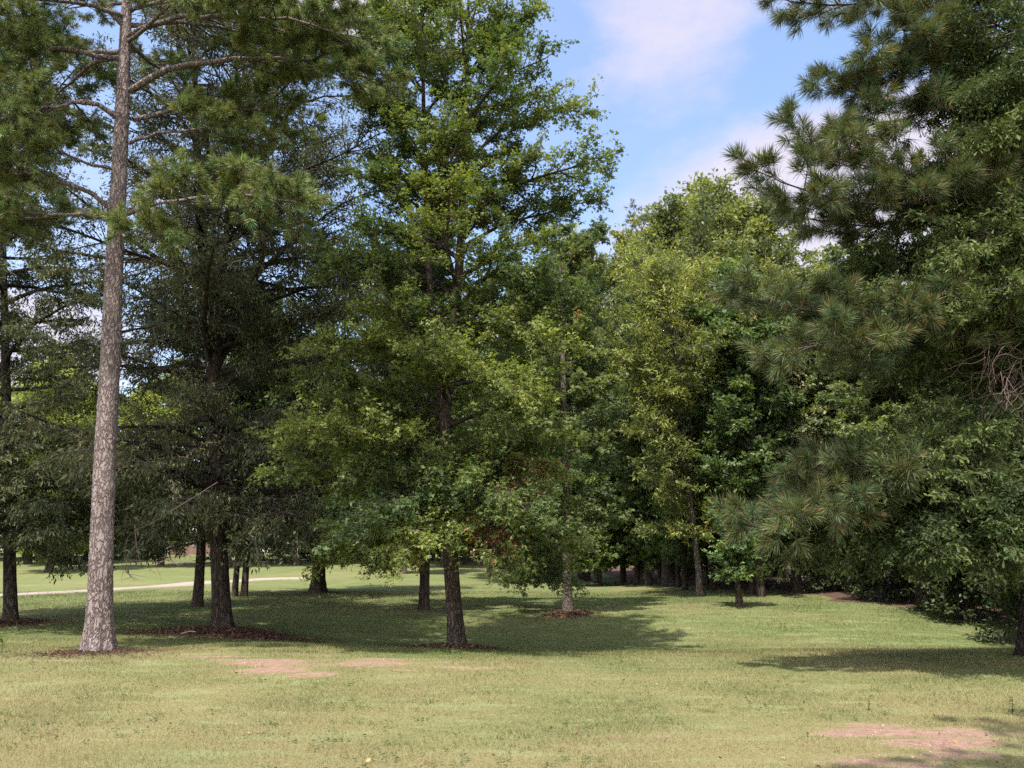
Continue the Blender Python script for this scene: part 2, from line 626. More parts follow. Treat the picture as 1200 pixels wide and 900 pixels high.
def build_ground():
    def axis(fine0, fine1, step, grow, lim0, lim1):
        a = list(np.arange(fine0, fine1, step))
        s = step
        while a[-1] < lim1:
            s *= grow
            a.append(a[-1] + s)
        b = [a[0]]
        s = step
        while b[-1] > lim0:
            s *= grow
            b.append(b[-1] - s)
        return np.array(b[:0:-1] + a)
    xs = axis(-13, 13, .11, 1.07, -900, 900)
    ys = axis(4, 20, .09, 1.045, -300, 1200)
    X, Y = np.meshgrid(xs, ys)
    Z = hgt(X, Y)
    V = np.stack([X, Y, Z], -1).reshape(-1, 3)
    nx, ny = len(xs), len(ys)
    i = (np.arange(ny - 1)[:, None] * nx + np.arange(nx - 1)[None]).reshape(-1, 1)
    F = i + np.array([[0, 1, nx + 1, nx]])
    mb = MB()
    mb.add(V, F, (1, 1, 1), 0, True)
    m, nt, L = mat_new('lawn_ground')
    out = N_(nt, 'ShaderNodeOutputMaterial')
    geo = N_(nt, 'ShaderNodeNewGeometry')

    def noise(scale, detail=5.0, rough=.6, sy=1.0):
        mp = N_(nt, 'ShaderNodeMapping')
        mp.inputs['Scale'].default_value = (1, sy, 1)
        L(geo.outputs['Position'], mp.inputs['Vector'])
        n = N_(nt, 'ShaderNodeTexNoise', Scale=scale, Detail=detail, Roughness=rough)
        L(mp.outputs[0], n.inputs['Vector'])
        return n.outputs['Fac']

    def rng_(sock, a, b, c=0.0, d=1.0):
        r = N_(nt, 'ShaderNodeMapRange')
        r.inputs['From Min'].default_value = a
        r.inputs['From Max'].default_value = b
        r.inputs['To Min'].default_value = c
        r.inputs['To Max'].default_value = d
        L(sock, r.inputs['Value'])
        return r.outputs[0]

    def mix(f, a, b):
        x = N_(nt, 'ShaderNodeMix', data_type='RGBA')
        if isinstance(f, (int, float)):
            x.inputs['Factor'].default_value = f
        else:
            L(f, x.inputs['Factor'])
        for nme, s in (('A', a), ('B', b)):
            if isinstance(s, tuple):
                x.inputs[nme].default_value = (*s, 1)
            else:
                L(s, x.inputs[nme])
        return x.outputs['Result']

    def math_(op, a, b):
        x = N_(nt, 'ShaderNodeMath', operation=op)
        for k, s in enumerate((a, b)):
            if isinstance(s, (int, float)):
                x.inputs[k].default_value = s
            else:
                L(s, x.inputs[k])
        x.use_clamp = True
        return x.outputs[0]

    def attr(n):
        a = N_(nt, 'ShaderNodeAttribute', attribute_name=n)
        return a.outputs['Fac']
    fine = noise(28.0, 6.0, .75)
    mid = noise(3.2, 5.0, .65, 1.8)
    strip = noise(.9, 4.0, .6, 4.0)
    dry = math_('ADD', attr('dry'), math_('MULTIPLY', math_('SUBTRACT', mid, .5), .6))
    g = mix(dry, (.074, .107, .032), (.165, .142, .068))
    g = mix(rng_(fine, .35, .75, 0, .65), g, (.225, .21, .105))
    g = mix(rng_(fine, .55, .30, 0, .55), g, (.048, .066, .022))
    g = mix(rng_(strip, .50, .68, 0, .6), g, (.190, .215, .105))
    soilc = mix(rng_(noise(9.0, 7.0, .75, 1.5), .32, .68), (.135, .086, .066), (.29, .192, .150))
    sm = math_('ADD', attr('soil'), math_('MULTIPLY', math_('SUBTRACT', noise(14.0, 7.0, .75, 2.2), .5), 1.7))
    g = mix(rng_(sm, .40, .75), g, soilc)
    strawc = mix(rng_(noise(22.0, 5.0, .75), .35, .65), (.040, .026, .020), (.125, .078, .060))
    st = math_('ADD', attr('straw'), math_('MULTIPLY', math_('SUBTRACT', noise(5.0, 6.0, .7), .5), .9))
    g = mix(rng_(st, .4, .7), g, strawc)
    pb = N_(nt, 'ShaderNodeBsdfPrincipled', Roughness=0.95)
    pb.inputs['Specular IOR Level'].default_value = 0.1
    L(g, pb.inputs['Base Color'])
    bp = N_(nt, 'ShaderNodeBump', Strength=0.5, Distance=0.03)
    L(fine, bp.inputs['Height'])
    L(bp.outputs[0], pb.inputs['Normal'])
    L(pb.outputs[0], out.inputs[0])
    o = mb.build('ground', m)
    o['kind'] = 'structure'
    o['label'] = 'mown park lawn with dry and bare clay patches'
    x, y = V[:, 0], V[:, 1]
    for nme, fn in (('soil', soil_mask), ('straw', straw_mask), ('dry', dry_mask)):
        a = o.data.attributes.new(nme, 'FLOAT', 'POINT')
        a.data.foreach_set('value', fn(x, y).astype(np.float32))


build_ground()


def build_path():
    c = np.array([gpx(u, v) for u, v in ((-160, 708), (-40, 700), (60, 695), (140, 690), (230, 683), (300, 679), (322, 678))])
    last = c[-1]
    c = np.vstack([c, [last + (2.0, .5)]])
    t = np.linspace(0, len(c) - 1, 160)
    k = np.arange(len(c))
    px = np.interp(t, k, c[:, 0])
    py = np.interp(t, k, c[:, 1])
    ker = np.ones(15) / 15
    px = np.convolve(np.pad(px, 7, 'edge'), ker, 'valid')
    py = np.convolve(np.pad(py, 7, 'edge'), ker, 'valid')
    P = np.stack([px, py], 1)
    T = nrm(np.gradient(P, axis=0))
    Nn = np.stack([-T[:, 1], T[:, 0]], 1)
    rows = []
    for off, dz in ((-.9, -.03), (-.85, .02), (-.3, .03), (.3, .03), (.85, .02), (.9, -.03)):
        q = P + Nn * off
        rows.append(np.column_stack([q, hgt(q[:, 0], q[:, 1]) + dz]))
    V = np.stack(rows, 1).reshape(-1, 3)
    i = (np.arange(len(P) - 1)[:, None] * 6 + np.arange(5)[None]).reshape(-1, 1)
    mb = MB()
    mb.add(V, i + np.array([[0, 1, 7, 6]])[:, ::-1], (1, 1, 1), 0, True)
    o = mb.build('path', plain_mat('path_concrete', (.27, .21, .185), .9, .22, 2.0, .3))
    o['kind'] = 'structure'
    o['label'] = 'pale pinkish footpath crossing the far lawn'


build_path()


# ------------------------------------------------------------------ tree builders
def polyline(rng, p, d, L, n, wob, up):
    pts = [np.array(p, float)]
    d = np.array(d, float)
    d /= np.linalg.norm(d)
    s = L / n
    for i in range(n):
        d = d + rng.normal(0, wob, 3)
        d[2] += up
        d /= np.linalg.norm(d)
        pts.append(pts[-1] + d * s)
    return np.array(pts)


def resample(pts, n):
    pts = np.asarray(pts, float)
    s = np.concatenate([[0], np.cumsum(np.linalg.norm(np.diff(pts, axis=0), axis=1))])
    t = np.linspace(0, s[-1], n)
    # gentle Catmull style smoothing by interpolating on a padded moving average
    q = np.stack([np.interp(t, s, pts[:, k]) for k in range(pts.shape[1])], 1)
    w = max(1, n // 12)
    if w > 1:
        ker = np.ones(2 * w + 1) / (2 * w + 1)
        pad = np.concatenate([2 * q[:1] - q[w:0:-1], q, 2 * q[-1:] - q[-2:-w - 2:-1]])
        q2 = np.stack([np.convolve(pad[:, k], ker, 'valid') for k in range(q.shape[1])], 1)
        q2[0] = q[0]
        q2[-1] = q[-1]
        q = q2
    return q


def trunk_mesh(mb, pts, rad, sides=24, flare=0.5, flare_h=0.3, lobes=5, rough=0.05, seed=0, mat=0, n=60):
    """trunk with a flared, lobed foot; pts/rad along its length"""
    rng = np.random.default_rng(seed)
    pr = resample(np.column_stack([pts, rad]), n)
    P, r = pr[:, :3], pr[:, 3]
    t = nrm(np.gradient(P, axis=0))
    u = nrm(np.cross(t, np.array([0.2, .97, .1])))
    v = np.cross(t, u)
    a = np.linspace(0, 2 * np.pi, sides, endpoint=False)
    z = P[:, 2] - P[0, 2]
    ph = rng.uniform(0, 6.28)
    lob = 1 + .35 * np.cos(lobes * a + ph) + .2 * np.cos((lobes + 2) * a + ph * 2)
    k = np.exp(-np.maximum(z, 0) / flare_h)
    f = 1 + flare * k[:, None] * lob[None]
    f = f * (1 + rough * (rng.normal(0, 1, (len(P), sides)) * .5 + np.sin(3 * a + 1.7 * z[:, None] + ph) * .6))
    rr = r[:, None] * f
    ring = P[:, None] + rr[:, :, None] * (np.cos(a)[None, :, None] * u[:, None] + np.sin(a)[None, :, None] * v[:, None])
    i = np.arange(len(P) - 1)[:, None] * sides
    j = np.arange(sides)[None]
    j2 = (j + 1) % sides
    F = np.stack([i + j, i + j2, i + sides + j2, i + sides + j], -1).reshape(-1, 4)
    mb.add(ring.reshape(-1, 3), F[:, ::-1], (1, 1, 1), mat, True)
    return P, r


def vary(rng, base, n, amp=.22, hue=.10):
    """natural leaf to leaf colour variation"""
    c = np.tile(np.asarray(base, float), (n, 1))
    k = np.exp(rng.normal(0, amp, (n, 1)))
    h = rng.normal(0, hue, (n, 1))
    return np.clip(c * k * np.concatenate([1 + h * 1.3, 1 + h * .3, 1 - h * .5], 1), .004, .8)


class Skel:
    """collects the woody skeleton and the leaf bearing twigs of one tree"""

    def __init__(s, seed):
        s.rng = np.random.default_rng(seed)
        s.limbs = []             # (pts, rads)
        s.l2 = []                # (pts, r0)
        s.A, s.B, s.K = [], [], []      # leaf bearing segments + colour key of their limb

    def limb(s, pts, r0, l2n=5.0, l2len=.38, l3=5, l3len=.35, flat=.6, start=.2, up=0.05, minlen=.25, droop=0.0, keep=True):
        rng = s.rng
        pts = np.asarray(pts, float)
        if keep:
            s.limbs.append((pts, r0 * np.linspace(1, .22, len(pts)) + .004))
        seg = np.linalg.norm(np.diff(pts, axis=0), axis=1)
        cum = np.concatenate([[0], np.cumsum(seg)])
        L = cum[-1]
        m = max(3, int(L * l2n))
        key = rng.normal(0, 1)
        side = 1
        for f in np.linspace(start, 1.0, m):
            f = min(1.0, max(.05, f + rng.normal(0, .03)))
            p = np.array([np.interp(f * L, cum, pts[:, k]) for k in range(3)])
            i = min(len(pts) - 2, int(np.searchsorted(cum, f * L) - 1))
            i = max(i, 0)
            tg = nrm(pts[i + 1] - pts[i])
            hp = np.array([-tg[1], tg[0], 0.0])
            nh = np.linalg.norm(hp)
            hp = hp / nh if nh > .15 else nrm(rng.normal(0, 1, 3))
            side = -side
            al = R(rng.uniform(28, 68)) if f < .97 else 0.1
            d = tg * math.cos(al) + math.sin(al) * (side * hp + np.array([0, 0, rng.normal(up, 1 - flat)]))
            l = max(minlen, l2len * L * (1.05 - .62 * f) * rng.uniform(.6, 1.25))
            q = polyline(rng, p, d, l, 3, .14, .02 - droop)
            s.l2.append((q, .006 + .012 * l))
            kk = key + rng.normal(0, .6)
            n3 = max(2, int(l3 * (.5 + l)))
            fr = rng.uniform(.15, 1.0, n3)
            i3 = np.minimum((fr * 3).astype(int), 2)
            base = q[i3] + (q[i3 + 1] - q[i3]) * (fr * 3 - i3)[:, None]
            tg2 = nrm(q[i3 + 1] - q[i3])
            dd = nrm(tg2 * .7 + rng.normal(0, 1, (n3, 3)) * np.array([.65, .65, .42]) + np.array([0, 0, up - droop]))
            l3l = l3len * rng.uniform(.5, 1.25, n3)
            s.A.append(base)
            s.B.append(base + dd * l3l[:, None])
            s.K.append(np.full(n3, kk))
            s.A.append(q[1:3])
            s.B.append(q[2:4])
            s.K.append(np.full(2, kk))

    def done(s):
        s.A = np.concatenate(s.A)
        s.B = np.concatenate(s.B)
        s.K = np.clip(np.concatenate(s.K), -1.4, 1.4)


def auto_limbs(sk, tp, tr, n, z0, z1, prof, el0, el1, asym=(0, 0), trop=.03, wob=.09, r=.4, jit=.35, **kw):
    """limbs in a spiral up a trunk polyline tp (radii tr); prof: [(fraction of z0..z1, reach)]"""
    rng = sk.rng
    az = rng.uniform(0, 6.28)
    zf = [p[0] for p in prof]
    zr = [p[1] for p in prof]
    for k in range(n):
        f = (k + rng.uniform(0, 1)) / n
        z = z0 + (z1 - z0) * f
        az += 2.4 + rng.normal(0, .35)
        base = np.array([np.interp(z, tp[:, 2], tp[:, 0]), np.interp(z, tp[:, 2], tp[:, 1]), z])
        rb = np.interp(z, tp[:, 2], tr)
        L = np.interp(f, zf, zr) * (1 + asym[0] * math.cos(az - asym[1])) * rng.uniform(1 - jit, 1.08)
        if L < .25:
            continue
        el = R(el0 + (el1 - el0) * f + rng.normal(0, 7))
        d = np.array([math.cos(az) * math.cos(el), math.sin(az) * math.cos(el), math.sin(el)])
        L3 = L / max(.55, math.cos(el) if el < 1 else .55)
        pts = polyline(rng, base, d, L3, 7, wob, trop)
        sk.limb(pts, min(rb * r * 1.6, .012 + .016 * L3), **kw)


def crown_leaves(mb, sk, n, size, tpl, base, tilt=.55, sig=.06, droop=.15, amp=.22, keyamp=.14, hue=.08, keyhue=.05, autumn=(), mat=0, svar=.25):
    rng = sk.rng
    ln = np.linalg.norm(sk.B - sk.A, axis=1)
    idx = rng.choice(len(ln), n, p=ln / ln.sum())
    t = (.08 + 1.05 * rng.uniform(0, 1, n) ** .75)[:, None]
    d = nrm(sk.B - sk.A)[idx]
    P = sk.A[idx] + (sk.B - sk.A)[idx] * t + rng.normal(0, sig, (n, 3)) * np.array([1, 1, .7])
    A = d * .6 + rng.normal(0, .6, (n, 3)) + np.array([0, 0, -droop])
    Nn = np.array([0, 0, 1.0]) + rng.normal(0, tilt, (n, 3))
    col = vary(rng, base, n, amp, hue)
    kk = sk.K[idx][:, None]
    col = col * np.exp(keyamp * kk) * (1 + keyhue * kk * np.array([[1.2, .3, -.5]]))
    for (c, rad, ac, pr) in autumn:
        c = np.asarray(c)
        dist = np.linalg.norm(P - c, axis=1)
        m = (rng.uniform(0, 1, n) < 1.05 * pr * np.exp(-(dist / rad) ** 2))
        col[m] = vary(rng, ac, m.sum(), .3, .15)
    leaves(mb, P, A, Nn, size * np.exp(rng.normal(0, svar, n)), tpl, np.clip(col, .003, .8), mat)
    return P


def wood_to(mb, sk, mat, twig_r=.004, l2_sides=4):
    for q, r0 in sk.l2:
        tube(mb, q, r0 * np.linspace(1, .35, len(q)), l2_sides, mat)
    sticks(mb, sk.A, sk.B, twig_r, twig_r * .5, mat)


def finish_tree(root, sk, trunk_mb, bark, crown_mb, mats, limb_parts=False, limb_sides=7):
    if limb_parts:
        trunk_mb.build('trunk', bark, root)
        for pts, rad in sk.limbs:
            lm = MB()
            tube(lm, pts, rad, limb_sides)
            lm.build('limb', bark, root)
    else:
        for pts, rad in sk.limbs:
            tube(trunk_mb, pts, rad, limb_sides)
        trunk_mb.build('trunk', bark, root)
    crown_mb.build('crown', mats, root)


def straight(rng, H, lean=(0, 0), n=9, wob=.06):
    z = np.linspace(-.15, H, n)
    x = lean[0] * z + np.concatenate([[0, 0], np.cumsum(rng.normal(0, wob * H / 12, n - 2))])
    y = lean[1] * z + np.concatenate([[0, 0], np.cumsum(rng.normal(0, wob * H / 12, n - 2))])
    return np.column_stack([x, y, z])


def broadleaf(name, loc, label, cat='tree', group=None, seed=1, H=12, r=.16, z0=2.0, prof=((0, 1.5), (.3, 2.5), (1, .4)), nl=34, el=(5, 60), leaf='diamond',
              nleaf=40000, size=.12, col=(.07, .11, .03), bark=None, path=None, asym=(0, 0), l2=5.0, l3=5, l2len=.4, l3len=.35, flat=.6, up=.02, droop=0.0,
              sig=.06, tilt=.55, ldroop=.15, leaf_mat_=None, autumn=(), limb_parts=False, flare=.45, extra=None, amp=.22, keyamp=.16, keyhue=.06, jit=.4, wob=.1,
              forks=(), explicit=(), tsides=16, hue=.08, svar=.22, skirt=None):
    """broadleaved tree: flared trunk, spiral limbs, two orders of twigs, leaves along the twigs"""
    sk = Skel(seed)
    rng = sk.rng
    tp = np.asarray(path, float) - np.asarray(loc) if path is not None else straight(rng, H)
    H = tp[-1, 2]
    tr = r * np.clip(1 - tp[:, 2] / H, 0, 1) ** .8 + .015
    mb = MB()
    P, rr = trunk_mesh(mb, tp, tr, tsides, flare, .34, 5, .04, seed, 0, 90)
    kw = dict(l2n=l2, l2len=l2len, l3=l3, l3len=l3len, flat=flat, up=up, droop=droop)
    auto_limbs(sk, P, rr, nl, z0, H * .985, prof, el[0], el[1], asym, trop=up - droop * .5, wob=wob, jit=jit, **kw)
    if skirt:
        auto_limbs(sk, P, rr, skirt[0], skirt[1], skirt[2], ((0, skirt[3]), (1, skirt[3] * .95)), skirt[4], skirt[4], (0, 0), trop=-.035, wob=.09, jit=.3,
                   **{**kw, 'droop': droop + .06, 'start': .3})
    for fk, fr in forks:
        fk = resample(np.asarray(fk, float) - np.asarray(loc), 30)
        frr = fr * np.linspace(1, .12, 30) + .01
        tube(mb, fk, frr, 10)
        auto_limbs(sk, fk, frr, int(nl * .55), fk[0, 2] + .5, fk[-1, 2] * .985, prof, el[0], el[1], asym, trop=up - droop * .5, wob=wob, jit=jit, **kw)
    for (pp, lr, kw2) in explicit:
        k3 = dict(kw)
        k3.update(kw2)
        sk.limb(resample(np.asarray(pp, float) - np.asarray(loc), 14), lr, **k3)
    sk.done()
    cm = MB()
    au = [(np.asarray(c) - np.asarray(loc), a, b, d) for c, a, b, d in autumn]
    crown_leaves(cm, sk, nleaf, size, leaf, col, tilt, sig, ldroop, amp, keyamp, hue, keyhue, au, 0, svar)
    wood_to(cm, sk, 1)
    root = thing(name, loc, label, cat, group)
    finish_tree(root, sk, mb, bark or B_OAK, cm, [leaf_mat_ or M_LEAF, M_TWIG], limb_parts)
    return root


def pine_tufts(mb, T, D, rng, K=36, length=.2, width=.0055, col=(.075, .11, .032), spread=(22, 72), shoot=.14, amp=.2, brown=.02, mat=0, colk=None):
    """bottle-brush tufts: T base points of the shoots, D their directions"""
    n = len(T)
    D = nrm(D)
    ref = np.where(np.abs(D[:, 2:3]) > .8, np.array([[1.0, 0, 0]]), np.array([[0, 0, 1.0]]))
    u = nrm(np.cross(D, ref))
    v = np.cross(D, u)
    az = rng.uniform(0, 2 * np.pi, (n, K))
    f = rng.uniform(0, 1, (n, K))
    sp = np.radians(spread[1] + (spread[0] - spread[1]) * f + rng.normal(0, 8, (n, K)))
    dirs = (np.cos(sp)[..., None] * D[:, None] + np.sin(sp)[..., None] * (np.cos(az)[..., None] * u[:, None] + np.sin(az)[..., None] * v[:, None]))
    dirs[..., 2] -= .12
    dirs = nrm(dirs)
    ln = length * rng.uniform(.65, 1.1, (n, K))
    base = T[:, None] + D[:, None] * (shoot * f)[..., None]
    tip = base + dirs * ln[..., None]
    midp = base + dirs * (ln * .5)[..., None] + np.array([0, 0, .008])
    wv = nrm(np.cross(dirs, rng.normal(0, 1, (n, K, 3)))) * (width / 2)
    V = np.stack([base - wv * .7, base + wv * .7, midp + wv, tip, midp - wv], 2).reshape(-1, 3)
    b = np.arange(n * K)[:, None] * 5
    tc = vary(rng, col, n, .16, .10)
    if colk is not None:
        tc = tc * colk
    c = np.repeat(tc, K, axis=0) * np.exp(rng.normal(0, amp, (n * K, 1)))
    br = rng.uniform(0, 1, n * K) < brown
    c[br] = vary(rng, (.20, .11, .045), br.sum(), .2, .1)
    c = np.clip(c, .004, .7)
    mb.add(V, b + np.array([[0, 1, 2, 4]]), c, mat, False)
    mb.n -= 0
    F = b + np.array([[4, 2, 3]])
    # tip triangles share the vertices of the quads just added
    mb.F.append((F + (mb.n - len(V)), c.astype(np.float32), mat, False))


def pine_limb(sk, pts, r0, tufts, l2n=5.5, l2len=.34, start=.35, upturn=.25, l3=5, keep=True, shoot=(.18, .4), minlen=.3):
    rng = sk.rng
    pts = np.asarray(pts, float)
    if keep:
        sk.limbs.append((pts, r0 * np.linspace(1, .2, len(pts)) + .004))
    cum = np.concatenate([[0], np.cumsum(np.linalg.norm(np.diff(pts, axis=0), axis=1))])
    L = cum[-1]
    m = max(4, int(L * l2n * (1 - start)))
    key = rng.normal(0, 1)
    side = 1
    for f in np.linspace(start, 1.0, m):
        p = np.array([np.interp(f * L, cum, pts[:, k]) for k in range(3)])
        i = max(0, min(len(pts) - 2, int(np.searchsorted(cum, f * L) - 1)))
        tg = nrm(pts[i + 1] - pts[i])
        hp = np.array([-tg[1], tg[0], 0.0])
        nh = np.linalg.norm(hp)
        hp = hp / nh if nh > .15 else nrm(rng.normal(0, 1, 3))
        side = -side
        al = R(rng.uniform(30, 65)) if f < .97 else .05
        d = tg * math.cos(al) + math.sin(al) * (side * hp + np.array([0, 0, rng.normal(.05, .3)]))
        l = max(minlen, l2len * L * (1.1 - .7 * f) * rng.uniform(.6, 1.2))
        q = polyline(rng, p, d, l, 4, .13, .03)
        sk.l2.append((q, .006 + .009 * l))
        n3 = max(3, int(l3 * (.5 + l * 1.6)))
        fr = rng.uniform(.3, 1.0, n3)
        fr[0] = 1.0
        i3 = np.minimum((fr * 4).astype(int), 3)
        base = q[i3] + (q[i3 + 1] - q[i3]) * (fr * 4 - i3)[:, None]
        dd = nrm(nrm(q[i3 + 1] - q[i3]) * .8 + rng.normal(0, .55, (n3, 3)) * np.array([1, 1, .6]) + np.array([0, 0, upturn]))
        l3l = rng.uniform(shoot[0], shoot[1], n3)
        B = base + dd * l3l[:, None]
        sk.A.append(base)
        sk.B.append(B)
        sk.K.append(np.full(n3, key))
        tufts.append((base + dd * (l3l * .55)[:, None], dd))


# ------------------------------------------------------------------ THE NEAR TREES
# tall pine on the left
def build_left_pine():
    loc = base_at(113, 766)
    Y = loc[1]
    path = [at(115, 772, Y), at(117, 690, Y), at(120, 600, Y), at(126, 480, Y), at(132, 360, Y), at(137, 250, Y), at(143, 140, Y), at(146, 60, Y), at(150, -30, Y), at(158, -200, Y + .2), at(161, -270, Y + .3)]
    path = np.array(path) - loc
    path[0, 2] = -.12
    H = path[-1, 2]
    zr = [0, .6, 1.5, 3, 6, 9, 11, 14, H]
    rr = [.190, .182, .176, .168, .150, .128, .104, .065, .02]
    tr = np.interp(path[:, 2], zr, rr)
    mb = MB()
    P, r = trunk_mesh(mb, path, tr, 64, .62, .34, 6, .034, 3, 0, 420)
    sk = Skel(11)
    rng = sk.rng
    tufts = []
    # limbs the photograph shows: points (u, v, depth offset from the trunk)
    shown = [
        ([(152, 107, 0), (190, 82, -.2), (262, 69, -.4), (345, 66, -.5), (432, 92, -.6)], .065, .42),
        ([(156, 140, 0), (200, 128, .4), (285, 126, .9), (350, 145, 1.2)], .045, .45),
        ([(152, 168, 0), (175, 156, -.3), (245, 150, -.5), (300, 165, -.6)], .03, .4),
        ([(146, 252, 0), (178, 238, -.5), (240, 231, -1.0), (300, 228, -1.5), (345, 238, -1.9)], .04, .36),
        ([(140, 140, 0), (110, 118, -.5), (60, 125, -1.0), (-40, 150, -1.4)], .04, .35),
        ([(138, 135, 0), (100, 115, .6), (40, 130, 1.2), (-60, 150, 1.5)], .045, .35),
        ([(135, 248, 0), (105, 225, -.3), (60, 207, -.8), (0, 195, -1.3), (-60, 190, -1.6)], .045, .35),
        ([(137, 255, 0), (100, 250, .6), (40, 255, 1.3), (-40, 270, 1.7)], .04, .4),
        ([(143, 70, 0), (100, 62, -.6), (40, 55, -1.1), (-50, 60, -1.6)], .05, .25),
        ([(144, 60, 0), (80, 60, .5), (0, 45, .9)], .05, .25),
        ([(146, 45, 0), (200, 20, -.5), (280, 15, -1.0), (370, 30, -1.4), (420, 45, -1.6)], .05, .3),
        ([(147, 30, 0), (210, 25, .7), (300, 40, 1.3), (390, 55, 1.7)], .045, .3),
        ([(140, 275, 0), (150, 275, -.6), (160, 270, -1.1), (180, 275, -1.5)], .018, .45),
        ([(147, 20, 0), (100, 5, -.8), (50, 0, -1.4), (-20, 10, -1.9)], .045, .3),
        ([(140, 200, 0), (90, 185, -.7), (50, 170, -1.1), (10, 160, -1.4)], .03, .4),
    ]
    for pts, lr, st in shown:
        pl = np.array([at(u, v, Y + dy) for u, v, dy in pts]) - loc
        pl = resample(pl, 12)
        pl[1:] += rng.normal(0, .02, (11, 3))
        pine_limb(sk, pl, lr, tufts, 8.5, .34, st, .3, 9)
    az = 0.6
    for k in range(30):
        z = 10.6 + (H - 10.6) * (k + rng.uniform(0, 1)) / 30
        az += 2.4 + rng.normal(0, .3)
        f = (z - 10.6) / (H - 10.6)
        L = (2.9 - 2.3 * f) * rng.uniform(.7, 1.1)
        el = R(5 + 45 * f)
        b = np.array([np.interp(z, P[:, 2], P[:, 0]), np.interp(z, P[:, 2], P[:, 1]), z])
        pl = polyline(rng, b, [math.cos(az) * math.cos(el), math.sin(az) * math.cos(el), math.sin(el)], L, 8, .08, .02)
        pine_limb(sk, pl, .012 + .012 * L, tufts, 5.5, .34, .3, .3, 6)
    sk.done()
    T = np.concatenate([t for t, _ in tufts])
    D = np.concatenate([d for _, d in tufts])
    cm = MB()
    pine_tufts(cm, T, D, rng, 84, .150, .0082, (.138, .176, .064), brown=.05, shoot=.12)
    wood_to(cm, sk, 1, .005)
    root = thing('pine_tree', loc, 'tall straight pine with bare grey trunk and flared foot at the left of the lawn', 'tree')
    finish_tree(root, sk, mb, B_PINE, cm, [M_NEEDLE, M_TWIG], True)
    print('left pine tufts', len(T))


build_left_pine()


def px_path(Y, pts, loc, top=None):
    return np.array([at(u, v, Y + dy) for u, v, dy in pts])


# dark oak behind the pine
def build_oak():
    loc = base_at(262, 744)
    Y = loc[1]
    Pp = lambda l: [at(u, v, Y + d) for u, v, d in l]
    path = Pp([(262, 752, 0), (259, 690, 0), (254, 600, 0), (252, 520, 0), (251, 455, 0), (245, 380, .1), (238, 300, .2), (232, 200, .3), (228, 90, .4), (226, -60, .4)])
    ex = []
    for l, r in (([(258, 455, 0), (290, 432, -.3), (330, 430, -.6), (400, 412, -1.0)], .07),
                 ([(258, 480, 0), (300, 490, .4), (350, 520, .9), (410, 560, 1.2)], .05),
                 ([(246, 455, 0), (215, 442, -.4), (170, 425, -.9), (90, 400, -1.6)], .06),
                 ([(256, 500, 0), (310, 492, -.6), (370, 498, -1.2)], .04),
                 ([(248, 520, 0), (200, 500, -.8), (140, 500, -1.8), (80, 530, -2.4)], .05),
                 ([(250, 560, 0), (200, 560, .5), (130, 575, 1.0), (70, 610, 1.2)], .04),
                 ([(255, 570, 0), (300, 575, -1.0), (340, 600, -1.9), (370, 632, -2.4)], .035),
                 ([(253, 590, 0), (225, 590, -1.0), (200, 600, -2.0), (165, 632, -2.6)], .035),
                 ([(254, 585, 0), (270, 590, -1.2), (285, 610, -2.2), (300, 640, -2.6)], .03),
                 ([(258, 560, 0), (330, 560, 1.0), (390, 590, 1.8), (430, 630, 2.2)], .04),
                 ([(251, 600, 0), (200, 605, .8), (150, 620, 1.6)], .03)):
        ex.append((Pp(l), r, {'droop': .10, 'l2n': 6.5}))
    return broadleaf('oak_tree', loc, 'broad dark green oak with black forked trunk on a reddish litter mound', seed=21, path=path, r=.190, z0=2.4,
                     prof=((0, 3.4), (.18, 4.1), (.45, 4.0), (.75, 3.2), (1, 1.0)), nl=60, el=(2, 55), leaf='narrow', nleaf=150000, size=.110, skirt=(18, 2.3, 4.2, 4.2, 12), col=(.088, .099, .054),
                     bark=B_OAK, l2=5.5, l3=6, l2len=.36, l3len=.34, droop=.06, up=.02, ldroop=.55, tilt=.6, leaf_mat_=M_OAKLEAF, limb_parts=True, flare=.62, explicit=ex, tsides=40,
                     forks=((Pp([(252, 440, 0), (258, 380, -.3), (263, 300, -.5), (275, 180, -.8), (290, 40, -1.0)]), .10),
                            (Pp([(254, 430, 0), (280, 380, .3), (305, 310, .5), (325, 200, .6)]), .09)), jit=.45, keyamp=.12)


build_oak()


